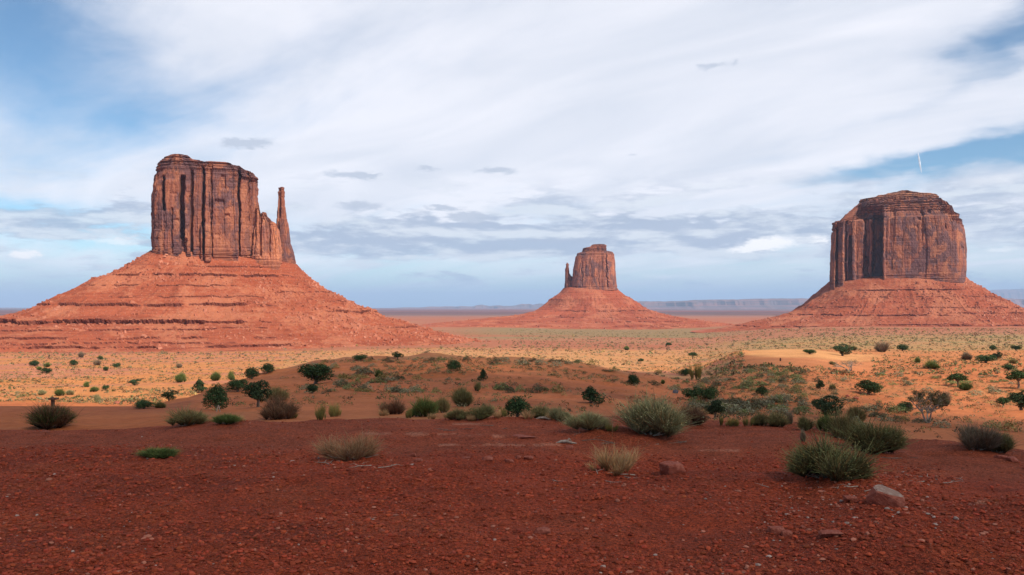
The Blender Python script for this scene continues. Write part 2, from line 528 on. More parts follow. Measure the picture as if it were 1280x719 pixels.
    for sx, sy, sw, sh in ((515, 542, 60, 2.0), (600, 545, 36, 1.6), (640, 556, 70, 1.6), (575, 530, 26, 1.6), (905, 563, 36, 1.0), (1236, 628, 16, 3.5), (580, 556, 50, 1.2)):
        slab = np.maximum(slab, np.exp(-((px - sx) / sw) ** 2 - ((row - sy) / sh) ** 2))
    sn = fbm(px * 0.05, Y * 3.0, o=4, seed=30)
    bcol = over(bcol, sstep(0.30, 0.65, slab * (0.8 + 0.9 * sn)) * sstep(19, 17, d), C(0.39, 0.135, 0.075))
    c = over(c, bl, bcol)
    # flat sandy pull-out on the left
    pull = sstep(262, 225, px + 8 * n3) * sstep(18.5, 20.5, d) * sstep(58, 52, d)
    pcol = np.repeat(C(0.44, 0.120, 0.036), len(X), 0)
    pcol = over(pcol, sstep(38, 47, d + 2 * n2) * 0.7, C(0.30, 0.092, 0.045))
    pcol = over(pcol, sstep(-0.2, 0.7, fbm(X * 0.08, Y * 0.6, o=3, seed=33)) * 0.5, C(0.45, 0.145, 0.05))
    c = over(c, pull, pcol)
    return np.clip(c * (0.80 + 0.20 * bl)[:, None], 0.008, 0.8)


# ------------------------------------------------------------------ materials
def new_mat(name):
    m = bpy.data.materials.new(name)
    m.use_nodes = True
    return m, NT(m.node_tree)


def finish(k, base, rough=0.95, bump=None, bstr=0.4, bdist=0.1, spec=0.15):
    p = k.n('ShaderNodeBsdfPrincipled')
    k.put(p.inputs['Base Color'], base)
    p.inputs['Roughness'].default_value = rough
    p.inputs['Specular IOR Level'].default_value = spec
    if bump is not None:
        b = k.n('ShaderNodeBump')
        b.inputs['Strength'].default_value = bstr
        b.inputs['Distance'].default_value = bdist
        k.put(b.inputs['Height'], bump)
        k.t.links.new(b.outputs[0], p.inputs['Normal'])
    o = k.n('ShaderNodeOutputMaterial')
    k.t.links.new(p.outputs[0], o.inputs[0])
    return p


def ground_material():
    m, k = new_mat('desert_soil')
    col = k.n('ShaderNodeVertexColor', layer_name='col').outputs[0]
    pos = k.n('ShaderNodeNewGeometry').outputs['Position']
    x, y, z = k.sep(pos)[:3]
    dist = k.m('SQRT', k.m('ADD', k.m('MULTIPLY', x, x), k.m('MULTIPLY', y, y)))
    near = k.ramp(dist, 14, 45, 1.0, 0.0)
    fine = k.noise(pos, 26, 6, 0.7)
    med = k.noise(pos, 2.2, 6, 0.65)
    big = k.noise(pos, 0.12, 6, 0.65)
    vo = k.vor(pos, 60)
    peb = k.ramp(vo[0], 0.05, 0.6)
    tone = k.n('ShaderNodeSeparateColor')
    k.put(tone.inputs[0], vo[1])
    g = k.m('ADD', 0.05, k.m('MULTIPLY', fine, 1.80))
    g = k.m('ADD', 1.0, k.m('MULTIPLY', k.m('SUBTRACT', g, 1.0), near))
    g2 = k.m('ADD', 0.42, k.m('MULTIPLY', med, 1.14))
    g3 = k.m('ADD', 0.52, k.m('MULTIPLY', big, 0.94))
    pb = k.m('ADD', 1.0, k.m('MULTIPLY', k.m('SUBTRACT', k.m('ADD', 0.50, k.m('MULTIPLY', tone.outputs[0], 1.0)), 1.0), near))
    v = k.m('MULTIPLY', k.m('MULTIPLY', g, g2), k.m('MULTIPLY', g3, pb))
    c = k.mix(1.0, col, k.xyz(v, v, v), 'MULTIPLY')
    # a few pale chips in the gravel
    v2 = k.vor(k.vm('ADD', pos, (3.3, 1.7, 0.4)), 22)
    t2 = k.n('ShaderNodeSeparateColor')
    k.put(t2.inputs[0], v2[1])
    chip = k.m('MULTIPLY', k.m('GREATER_THAN', t2.outputs[1], 0.985), k.m('LESS_THAN', v2[0], 0.22))
    c = k.mix(k.m('MULTIPLY', k.m('MULTIPLY', chip, near), 0.8), c, (0.42, 0.30, 0.25))
    h = k.m('ADD', k.m('MULTIPLY', k.m('SUBTRACT', 1.0, vo[0]), 0.6), k.m('MULTIPLY', fine, 1.2))
    h = k.m('MULTIPLY', h, k.m('MULTIPLY', near, 0.045))
    h = k.m('ADD', h, k.m('MULTIPLY', med, 0.10))
    h = k.m('ADD', h, k.m('MULTIPLY', big, k.ramp(dist, 30, 200, 0.0, 1.0)))
    finish(k, c, 0.95, h, 0.9, 1.0, 0.1)
    return m


def cliff_material(name, varnish=0.5, tint=(1, 1, 1), zlow=20.0, ztop=120.0):
    """bare sandstone: vertical varnish streaks, thin beds near the foot"""
    m, k = new_mat(name)
    pos = k.n('ShaderNodeTexCoord').outputs['Object']
    x, y, z = k.sep(pos)[:3]
    streak = k.noise(k.xyz(k.m('MULTIPLY', x, 0.10), k.m('MULTIPLY', y, 0.10), k.m('MULTIPLY', z, 0.010)), 1.0, 6, 0.62, 0.3)
    fines = k.noise(k.xyz(k.m('MULTIPLY', x, 0.55), k.m('MULTIPLY', y, 0.55), k.m('MULTIPLY', z, 0.05)), 1.0, 4, 0.6)
    patch = k.noise(k.xyz(k.m('MULTIPLY', x, 0.035), k.m('MULTIPLY', y, 0.035), k.m('MULTIPLY', z, 0.022)), 1.0, 5, 0.6, 0.6)
    beds = k.noise(k.xyz(k.m('MULTIPLY', x, 0.012), k.m('MULTIPLY', y, 0.012), k.m('MULTIPLY', z, 0.75)), 1.0, 5, 0.7)
    grain = k.noise(pos, 0.9, 5, 0.7)

    def T(c):
        return tuple(a * b * 0.80 for a, b in zip(c, tint))
    blot = k.noise(k.vm('MULTIPLY', pos, (0.055, 0.055, 0.030)), 1.0, 7, 0.62, 0.4)
    c = k.mix(k.ramp(streak, 0.37, 0.63), T((0.46, 0.170, 0.090)), T((0.30, 0.108, 0.074)))
    c = k.mix(k.m('MULTIPLY', k.ramp(k.m('ADD', patch, k.m('MULTIPLY', streak, 0.35)), 0.70 - 0.07 * varnish, 0.78 - 0.05 * varnish), 0.85), c, T((0.185, 0.096, 0.094)))
    c = k.mix(k.m('MULTIPLY', k.ramp(blot, 0.54, 0.62), 0.8), c, T((0.51, 0.200, 0.105)))
    c = k.mix(k.m('MULTIPLY', k.ramp(k.noise(k.vm('ADD', k.vm('MULTIPLY', pos, (0.08, 0.08, 0.018)), (31, 7, 5)), 1.0, 6, 0.62, 0.3), 0.54, 0.61), 0.65), c, T((0.19, 0.085, 0.072)))
    c = k.mix(k.m('MULTIPLY', k.ramp(fines, 0.55, 0.72, 0.0, 0.35), k.ramp(blot, 0.40, 0.55)), c, T((0.12, 0.060, 0.052)))
    crk = k.vor(k.xyz(k.m('ADD', k.m('MULTIPLY', x, 0.085), k.m('MULTIPLY', patch, 1.5)), k.m('MULTIPLY', y, 0.085), k.m('ADD', k.m('MULTIPLY', z, 0.035), k.m('MULTIPLY', blot, 1.2))), 1.0, 'DISTANCE_TO_EDGE')[0]
    crack = k.m('MULTIPLY', k.ramp(crk, 0.012, 0.045, 1.0, 0.0), k.ramp(patch, 0.45, 0.55))
    c = k.mix(k.m('MULTIPLY', crack, 0.6), c, T((0.09, 0.042, 0.034)))
    lowz = k.ramp(z, zlow * 0.7, zlow * 1.2, 1.0, 0.0)
    topz = k.ramp(z, ztop * 0.80, ztop * 0.95, 0.0, 1.0)
    bedm = k.m('MULTIPLY', k.ramp(beds, 0.44, 0.60), k.m('MAXIMUM', lowz, topz))
    c = k.mix(k.m('MULTIPLY', bedm, 0.6), c, T((0.13, 0.055, 0.045)))
    g = k.m('ADD', 0.70, k.m('MULTIPLY', grain, 0.60))
    c = k.mix(1.0, c, k.xyz(g, g, g), 'MULTIPLY')
    h = k.m('ADD', k.m('MULTIPLY', grain, 0.9), k.m('ADD', k.m('MULTIPLY', fines, 0.7), k.m('MULTIPLY', beds, k.m('ADD', 0.06, k.m('MULTIPLY', k.m('MAXIMUM', lowz, topz), 1.4)))))
    finish(k, c, 0.92, h, 0.8, 1.2, 0.12)
    return m


def talus_material(name, tint=(1, 1, 1)):
    m, k = new_mat(name)
    pos = k.n('ShaderNodeTexCoord').outputs['Object']
    x, y, z = k.sep(pos)[:3]
    warp = k.noise(pos, 0.02, 3)
    beds = k.noise(k.xyz(k.m('MULTIPLY', x, 0.006), k.m('MULTIPLY', y, 0.006), k.m('ADD', k.m('MULTIPLY', z, 0.30), k.m('MULTIPLY', warp, 1.2))), 1.0, 6, 0.65)
    rub = k.noise(pos, 0.16, 7, 0.75)
    big = k.noise(pos, 0.016, 4, 0.55)
    vo = k.vor(pos, 0.42)
    nz = k.sep(k.n('ShaderNodeNewGeometry').outputs['True Normal'])[2]

    def T(c):
        return tuple(a * b * 0.80 for a, b in zip(c, tint))
    c = k.mix(k.ramp(beds, 0.36, 0.64), T((0.41, 0.104, 0.049)), T((0.31, 0.070, 0.032)))
    c = k.mix(k.ramp(rub, 0.52, 0.75, 0.0, 0.55), c, T((0.25, 0.062, 0.032)))
    c = k.mix(k.m('MULTIPLY', k.ramp(k.m('ADD', big, k.m('MULTIPLY', k.m('SUBTRACT', rub, 0.5), 0.5)), 0.48, 0.60), 0.8), c, T((0.48, 0.160, 0.080)))
    t2 = k.n('ShaderNodeSeparateColor')
    k.put(t2.inputs[0], vo[1])
    blk = k.m('MULTIPLY', k.m('GREATER_THAN', t2.outputs[0], 0.72), k.m('LESS_THAN', vo[0], 0.34))
    c = k.mix(k.m('MULTIPLY', blk, 0.6), c, T((0.52, 0.23, 0.14)))
    lines = k.noise(k.xyz(k.m('MULTIPLY', x, 0.004), k.m('MULTIPLY', y, 0.004), k.m('ADD', k.m('MULTIPLY', z, 0.62), k.m('MULTIPLY', warp, 2.2))), 1.0, 5, 0.7)
    brk = k.noise(k.vm('MULTIPLY', pos, (0.03, 0.03, 0.10)), 1.0, 5, 0.65)
    c = k.mix(k.m('MULTIPLY', k.m('MULTIPLY', k.ramp(lines, 0.56, 0.64), k.ramp(brk, 0.42, 0.56)), 0.75), c, T((0.20, 0.055, 0.034)))
    # bare ledge faces are darker rock
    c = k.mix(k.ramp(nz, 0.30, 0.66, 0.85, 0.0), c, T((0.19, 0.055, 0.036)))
    g = k.m('ADD', 0.72, k.m('MULTIPLY', k.noise(pos, 0.7, 6, 0.75), 0.56))
    c = k.mix(1.0, c, k.xyz(g, g, g), 'MULTIPLY')
    h = k.m('ADD', k.m('MULTIPLY', rub, 3.0), k.m('MULTIPLY', k.m('SUBTRACT', 1.0, vo[0]), 0.8))
    finish(k, c, 0.95, h, 0.75, 1.0, 0.1)
    return m


def col_material(name, rough=0.9, var=0.35, transl=0.0):
    m, k = new_mat(name)
    col = k.n('ShaderNodeVertexColor', layer_name='col').outputs[0]
    rnd = k.n('ShaderNodeObjectInfo').outputs['Random']
    g = k.m('ADD', 1 - var / 2, k.m('MULTIPLY', rnd, var))
    c = k.mix(1.0, col, k.xyz(g, g, g), 'MULTIPLY')
    finish(k, c, rough, spec=0.12)
    return m


def rock_material(name, base, pale, scale=8.0):
    m, k = new_mat(name)
    pos = k.n('ShaderNodeTexCoord').outputs['Object']
    n = k.noise(pos, scale, 6, 0.7)
    n2 = k.noise(pos, scale * 0.35, 4, 0.6)
    c = k.mix(k.ramp(n2, 0.45, 0.65), base, pale)
    g = k.m('ADD', 0.6, k.m('MULTIPLY', n, 0.8))
    c = k.mix(1.0, c, k.xyz(g, g, g), 'MULTIPLY')
    finish(k, c, 0.93, n, 0.6, 0.03, 0.15)
    return m


def plain_material(name, base, dark, scale=20.0, stretch=(1, 1, 0.15)):
    m, k = new_mat(name)
    pos = k.n('ShaderNodeTexCoord').outputs['Object']
    n = k.noise(k.vm('MULTIPLY', pos, stretch), scale, 5, 0.65)
    c = k.mix(k.ramp(n, 0.35, 0.65), base, dark)
    finish(k, c, 0.85, n, 0.4, 0.01, 0.2)
    return m


M_GROUND = ground_material()
M_PLANT = col_material('plant_fibre', 0.9, 0.4)
M_BARK = plain_material('grey_bark', (0.20, 0.15, 0.11), (0.10, 0.07, 0.05))
M_PALEWOOD = plain_material('bleached_wood', (0.38, 0.31, 0.24), (0.22, 0.16, 0.12))
M_DARKWOOD = plain_material('weathered_board', (0.115, 0.050, 0.032), (0.06, 0.03, 0.022))
M_GRAVEL = col_material('gravel_stone', 0.9, 0.0)
M_ROCK = rock_material('red_rock', (0.24, 0.060, 0.036), (0.34, 0.11, 0.07), 9)
M_RUBBLE = rock_material('rubble_stone', (0.32, 0.095, 0.050), (0.42, 0.160, 0.095), 0.07)


# ------------------------------------------------------------------ ground sheet
def build_ground():
    fine = np.radians(np.arange(-36, 36.001, 0.09))
    rest = np.radians(np.arange(36, 324, 3.0)[1:])
    th = np.concatenate([fine, rest])
    segs = [(0.6, 25, 0.0085), (25, 420, 0.0085), (420, 3000, 0.013), (3000, 70000, 0.035)]
    r = [0.6]
    for a, b, s in segs:
        n = int(math.ceil(math.log(b / a) / s))
        r += list(a * np.exp(np.linspace(0, math.log(b / a), n + 1))[1:])
    r = np.array(r)
    X = np.outer(r, np.sin(th)).ravel()
    Y = np.outer(r, np.cos(th)).ravel()
    Z = terrain(X, Y)
    V = np.stack([X, Y, Z], 1)
    Fc = grid_faces(len(r), len(th), wrap=True)[:, ::-1]
    V = np.vstack([V, [[0, 0, 0]]])
    nt = len(th)
    j = np.arange(nt)
    hub = np.stack([np.full(nt, len(V) - 1), (j + 1) % nt, j], 1)
    cols = np.vstack([ground_colour(X, Y), [[0.18, 0.05, 0.03]]])
    me = mesh_from('ground', V, [Fc, hub], cols, True, [M_GROUND])
    tag(link('ground', me), kind='structure')


build_ground()


# ------------------------------------------------------------------ buttes
def columns(s, z, per, wmin, wmax, off, bulge, seed, zspan, step=0.0, warp=1.0, stepfrac=0.5):
    """buttresses and cracks: displacement of a cliff along its perimeter"""
    rg = np.random.default_rng(seed)
    b = [0.0]
    while b[-1] < per:
        b.append(b[-1] + rg.uniform(wmin, wmax))
    b = np.array(b) * per / b[-1]
    n = len(b) - 1
    o = rg.uniform(-off, off, n)
    bu = rg.uniform(0.3, 1.0, n) * bulge
    zt = zspan[0] + (zspan[1] - zspan[0]) * rg.uniform(0.15, 1.0, n)
    has = rg.uniform(0, 1, n) < stepfrac
    sp = np.where(has, rg.uniform(0.3, 1, n) * step, 0)
    ss = s + warp * wmin * 0.22 * fbm(s / (wmin * 2.0), z / (wmin * 5), o=2, seed=seed + 5)
    ss = np.mod(ss, per)
    i = np.clip(np.searchsorted(b, ss, side='right') - 1, 0, n - 1)
    t = (ss - b[i]) / (b[i + 1] - b[i])
    prof = np.clip(1 - np.abs(2 * t - 1) ** 3, 0, 1) ** 0.55
    rag = zt[i] + 0.1 * (zspan[1] - zspan[0]) * vnoise(s / wmin, z * 0.02, seed=seed + 9)
    return o[i] + bu[i] * (prof - 0.65) - sp[i] * (z > rag)


def strata(z, tmin, tmax, seed):
    rg = np.random.default_rng(seed)
    lo, hi = z.min() - 5, z.max() + 5
    b = [lo]
    while b[-1] < hi:
        b.append(b[-1] + rg.uniform(tmin, tmax))
    b = np.array(b)
    v = rg.uniform(-1, 1, len(b))
    i = np.clip(np.searchsorted(b, z) - 1, 0, len(b) - 2)
    t = (z - b[i]) / (b[i + 1] - b[i])
    return v[i] - 0.9 * (t < 0.22)


def cliff_mesh(name, Df, left, right, top, ybase, depth, seed, mat, feats=(), nu=900, nv=190, power=3.4, big=(14, 34, 3.0, 5.0),
               mid=(4, 10, 1.0, 2.0), cap=0.86, capamp=1.2, lowamp=0.9, origin=(0, 0, 0), yc=None, low=0.13, round_top=0.0, small=1.0, pc=640):
    """a free-standing tower of rock. left/right: (row, column) silhouettes, top: (column, row); Df: distance of its face"""
    S = Df / F
    ls, rs = np.array(sorted(left)), np.array(sorted(right))
    tp = np.array(sorted(top))
    az = math.atan((pc - 640) / F)      # every butte turns its broad face to the overlook
    ca, sa = math.cos(az), math.sin(az)
    SX, yl = yc * ca / F, yc / ca
    ph = np.linspace(0, 2 * math.pi, 6000)
    sx = np.sign(np.cos(ph)) * np.abs(np.cos(ph)) ** (2 / power)
    sy = np.sign(np.sin(ph)) * np.abs(np.sin(ph)) ** (2 / power)
    hw = (np.interp(ybase, rs[:, 0], rs[:, 1]) - np.interp(ybase, ls[:, 0], ls[:, 1])) * SX / 2
    L = np.concatenate([[0], np.cumsum(np.hypot(np.diff(sx) * hw, np.diff(sy) * depth))])
    per = L[-1]
    # denser sampling on the side that faces the viewer
    wgt = np.where(np.interp(L, L, sy) < 0.35, 1.0, 0.35)
    cw = np.concatenate([[0], np.cumsum((wgt[1:] + wgt[:-1]) / 2 * np.diff(L))])
    s = np.interp(np.linspace(0, cw[-1], nu, endpoint=False), cw, L)
    cx, cy = np.interp(s, L, sx), np.interp(s, L, sy)
    tx, ty = np.gradient(cx * hw), np.gradient(cy * depth)
    nl = np.hypot(tx, ty) + 1e-9
    nx, ny = ty / nl, -tx / nl
    v = np.linspace(0, 1, nv)[:, None]
    xl0, xr0 = np.interp(ybase, ls[:, 0], ls[:, 1]), np.interp(ybase, rs[:, 0], rs[:, 1])
    px0 = (xl0 + xr0) / 2 + (xr0 - xl0) / 2 * cx[None, :]
    px = px0
    for _ in range(3):
        ytop = np.interp(px, tp[:, 0], tp[:, 1])
        row = ybase + v * (ytop - ybase)
        xl, xr = np.interp(row, ls[:, 0], ls[:, 1]), np.interp(row, rs[:, 0], rs[:, 1])
        px = (xl + xr) / 2 + (xr - xl) / 2 * cx[None, :]
    Z = EYE - (row - HOR) * S
    zb, zt = Z.min(), Z.max()
    shrink = (xr - xl) * SX / 2 / hw
    ssb = np.broadcast_to(s[None, :], Z.shape)
    D = columns(ssb, Z, per, big[0], big[1], big[2], big[3], seed, (zb, zt), step=3.0, stepfrac=0.45)
    D = D + columns(ssb, Z, per, mid[0], mid[1], mid[2], mid[3], seed + 1, (zb, zt), step=1.2, stepfrac=0.55)
    D = D + small * columns(ssb, Z, per, 2.2, 6.0, 0.22, 0.4, seed + 2, (zb, zt), step=0.5)
    D = D + small * (0.9 * fbm(ssb * 0.06, Z * 0.05, o=5, seed=seed + 3) + 0.35 * fbm(ssb * 0.5, Z * 0.3, o=3, seed=seed + 4))
    lowm = sstep(low * 1.25, low * 0.75, v + 0.02 * vnoise(s / 9.0, 0.0 * s, seed=seed)[None, :])
    capm = sstep(cap - 0.02, cap + 0.03, v)
    st = strata(Z + 0.8 * vnoise(ssb * 0.03, Z * 0.01, seed=seed + 8), 0.9, 3.2, seed + 6)
    st2 = strata(Z + 1.2 * vnoise(ssb * 0.03, Z * 0.01, seed=seed + 28), 2.6, 6.5, seed + 26) if Df > 1500 else st
    wide = strata(Z + 0.8 * vnoise(ssb * 0.02, Z * 0.01, seed=seed + 18), 6, 16, seed + 16)
    D = D * (1 - 0.75 * lowm) * (1 - 0.35 * capm) + lowamp * lowm * (st + 1.6) + capamp * capm * (0.5 * st + 0.8 * st2) + 0.05 * st + 0.30 * wide
    front = np.clip(-cy, 0, 1)[None, :]
    Yf = np.zeros_like(Z)
    for x0, x1, y0, y1, amt in feats:         # hand placed recesses and buttresses on the face
        wob = 0.9 * vnoise(Z * 0.06, np.full_like(Z, x0 * 1.7), seed=seed + 40) + 0.6 * vnoise(Z * 0.25, np.full_like(Z, x0 * 2.7), seed=seed + 41)
        q = px + wob
        m = sstep(x0 - 0.7, x0 + 0.7, q) * sstep(x1 + 0.7, x1 - 0.7, q) * sstep(y0 - 2, y0 + 2, row) * sstep(y1 + 2, y1 - 2, row) * (cy[None, :] < 0)
        Yf = Yf - amt * m * front ** 0.5
    X = (px - pc) * SX + nx[None, :] * D
    Y = yl + cy[None, :] * depth * (0.35 + 0.65 * shrink) + ny[None, :] * D + Yf
    R = [np.stack([X, Y, Z], -1)]
    # roof
    xc, ycn = X[-1].mean(), Y[-1].mean()
    for q in np.linspace(1, 0, 26)[1:]:
        xx = xc + (X[-1] - xc) * q
        yy = ycn + (Y[-1] - ycn) * q
        zz = EYE - (np.interp(pc + xx / SX, tp[:, 0], tp[:, 1]) - HOR) * S
        zz = zz + 0.9 * fbm(xx * 0.08, yy * 0.08, o=4, seed=seed + 13) - 0.5 + round_top * (1 - q * q)
        R.append(np.stack([xx, yy, zz], -1)[None])
    P = np.concatenate(R, 0)
    P = np.stack([P[..., 0] * ca + P[..., 1] * sa, P[..., 1] * ca - P[..., 0] * sa, P[..., 2]], -1)
    me = mesh_from(name, P.reshape(-1, 3) - np.array(origin)[None, :], grid_faces(len(P), nu, True), None, False, [mat])
    return me


def rubble(verts_fn, n, smin, smax, seed, mat, name):
    """loose angular blocks lying on a slope, as one mesh"""
    rg = np.random.default_rng(seed)
    base = np.array([[-1, -1, -1], [1, -1, -1], [1, 1, -1], [-1, 1, -1], [-.8, -.8, .8], [.8, -.8, .8], [.8, .8, .8], [-.8, .8, .8]], float)
    fq = np.array([[0, 3, 2, 1], [4, 5, 6, 7], [0, 1, 5, 4], [1, 2, 6, 5], [2, 3, 7, 6], [3, 0, 4, 7]])
    P = verts_fn(n, rg)
    n = len(P)
    s = smin * (smax / smin) ** (rg.random(n) ** 2.6)
    B = base[None] * (1 + rg.uniform(-.35, .35, (n, 8, 3)))
    B = B * (s[:, None] * rg.uniform(.6, 1.2, (n, 3)))[:, None, :]
    a, t = rg.uniform(0, 6.283, n), rg.uniform(-.5, .5, n)
    ca, sa, ct, st = np.cos(a)[:, None], np.sin(a)[:, None], np.cos(t)[:, None], np.sin(t)[:, None]
    x, y, z = B[..., 0], B[..., 1], B[..., 2]
    y, z = y * ct - z * st, y * st + z * ct
    x, y = x * ca - y * sa, x * sa + y * ca
    V = np.stack([x, y, z], -1) + P[:, None, :]
    Fc = (fq[None] + np.arange(n)[:, None, None] * 8).reshape(-1, 4)
    return mesh_from(name, V.reshape(-1, 3), Fc, None, False, [mat])


def talus_parts(root, Df, base_l, base_r, left, right, depth, yc, ledges, seed, mat, zmin, nu=1200, nt=360, gully=2.2, rub_n=2500, rub_size=(0.5, 2.6), power=2.5, rough=1.0, pc=640):
    S = Df / F
    az = math.atan((pc - 640) / F)
    ca, sa = math.cos(az), math.sin(az)
    SX, yl = yc * ca / F, yc / ca
    o = np.array(root.location)
    xc, a = ((base_l[0] + base_r[0]) / 2 - pc) * SX, (base_r[0] - base_l[0]) / 2 * SX
    tl = np.array([[(base_l[0] - x) * SX, EYE - (y - HOR) * S] for x, y in [base_l] + left])
    tr = np.array([[(x - base_r[0]) * SX, EYE - (y - HOR) * S] for x, y in [base_r] + right])
    ph0 = np.linspace(0, 2 * math.pi, 4000)
    w = np.where(np.sin(ph0) < 0.25, 1.0, 0.3)
    cw = np.concatenate([[0], np.cumsum(w[1:])])
    ph = np.interp(np.linspace(0, cw[-1], nu, endpoint=False), cw, ph0)
    cx = np.sign(np.cos(ph)) * np.abs(np.cos(ph)) ** (2 / power)
    cy = np.sign(np.sin(ph)) * np.abs(np.sin(ph)) ** (2 / power)
    tmax = max(tl[-1, 0], tr[-1, 0])
    t = np.linspace(0, 1, nt) ** 1.15 * (tmax + 26) - 26

    PUSH = {}

    def height(T, PH, X, Y):
        push = np.zeros_like(T)
        Tn = T + rough * (7 * fbm(X * 0.012, Y * 0.012, o=3, seed=seed) + 2.5 * fbm(X * 0.06, Y * 0.06, o=3, seed=seed + 1)) * sstep(0, 60, T)
        zl = pchip(tl[:, 0], tl[:, 1], np.maximum(Tn, 0)) + np.maximum(-T, 0) * 0.25
        zr = pchip(tr[:, 0], tr[:, 1], np.maximum(Tn, 0)) + np.maximum(-T, 0) * 0.25
        wr = sstep(-0.95, 0.95, np.cos(PH))
        z = zl * (1 - wr) + zr * wr
        gl = np.abs(vnoise(PH * 14, T * 0.010, seed=seed + 2)) + 0.5 * np.abs(vnoise(PH * 37, T * 0.02, seed=seed + 3))
        z = z - rough * gully * (gl - 0.4) * sstep(5, 50, T) * sstep(tmax, tmax * 0.6, T)
        z = z + rough * (0.8 * fbm(X * 0.11, Y * 0.11, o=4, seed=seed + 4))
        for (zy, hh, c0, c1, st) in ledges:
            z0 = EYE - (zy - HOR) * S + 0.8 * vnoise(PH * 5, 0 * PH, seed=seed + int(zy)) + 0.9 * vnoise(PH * 21, 0 * PH, seed=seed + int(zy) + 3)
            q = (z - z0) / hh
            inside = np.abs(q) < 1
            zz = z0 + hh * np.sign(q) * np.abs(q) ** 0.22
            pxv = pc + X / SX
            m = sstep(c0 - 25, c0 + 25, pxv) * sstep(c1 + 25, c1 - 25, pxv)
            m = m * np.clip(st * (1.45 + 1.7 * fbm(PH * 11, 0 * PH + zy, o=5, seed=seed + 7, g=0.6)), 0, 1)
            push = push + np.where(inside, m * hh * 0.55 * (1 + 0.6 * vnoise(PH * 160, 0 * PH, seed=seed + 61) + 0.5 * vnoise(PH * 420, 0 * PH, seed=seed + 62)) * np.where(q > 0, np.clip(1 - q, 0, 1) * 1.0, -0.5 * np.clip(1 + q, 0, 1)), 0)
            z = np.where(inside, z * (1 - m) + zz * m, z)
        PUSH['v'] = push
        return z
    T, PH = np.meshgrid(t, ph, indexing='ij')
    # notched edge so that ledges read as broken rock
    X = xc + (a + T) * cx[None, :]
    Y = yl + (depth + T * 0.92) * cy[None, :]
    Z = height(T, PH, X, Y)
    Z = np.maximum(Z, zmin)
    nrm = np.hypot(cx, cy)
    X = X + PUSH['v'] * (cx / nrm)[None, :]
    Y = Y + PUSH['v'] * (cy / nrm)[None, :]
    X, Y = X * ca + Y * sa, Y * ca - X * sa
    me = mesh_from('talus_slope', np.stack([X, Y, Z], -1).reshape(-1, 3) - o[None], grid_faces(nt, nu, True), None, False, [mat])
    link('talus_slope', me, root)

    def place(n, rg):
        tt = 8 + (tmax * 0.62) * rg.random(n * 3) ** 0.9
        pp = rg.uniform(math.pi * 0.94, math.pi * 2.06, n * 3)
        dens = fbm(pp * 6, tt * 0.02, o=3, seed=seed + 55)
        k_ = np.argsort(-(dens + 0.7 * np.cos(pp) + rg.uniform(-1.6, 1.6, len(tt))))[:n]
        tt, pp = tt[k_], pp[k_]
        c_ = np.sign(np.cos(pp)) * np.abs(np.cos(pp)) ** (2 / power)
        s_ = np.sign(np.sin(pp)) * np.abs(np.sin(pp)) ** (2 / power)
        x_, y_ = xc + (a + tt) * c_, yl + (depth + tt * 0.92) * s_
        z_ = height(tt, pp, x_, y_) + 0.2
        return np.stack([x_ * ca + y_ * sa, y_ * ca - x_ * sa, z_], -1) - o[None]
    r_ = link('boulder_rubble', rubble(place, rub_n, rub_size[0], rub_size[1], seed + 77, M_RUBBLE, 'boulder_rubble'), root)
    r_['kind'] = 'stuff'


def root_at(name, x, y, z, label, cat, group=None):
    e = bpy.data.objects.new(name, None)
    COL.objects.link(e)
    e.location = (x, y, z)
    e.empty_display_size = 0.2
    bpy.context.view_layer.update()
    return tag(e, label, cat, group)


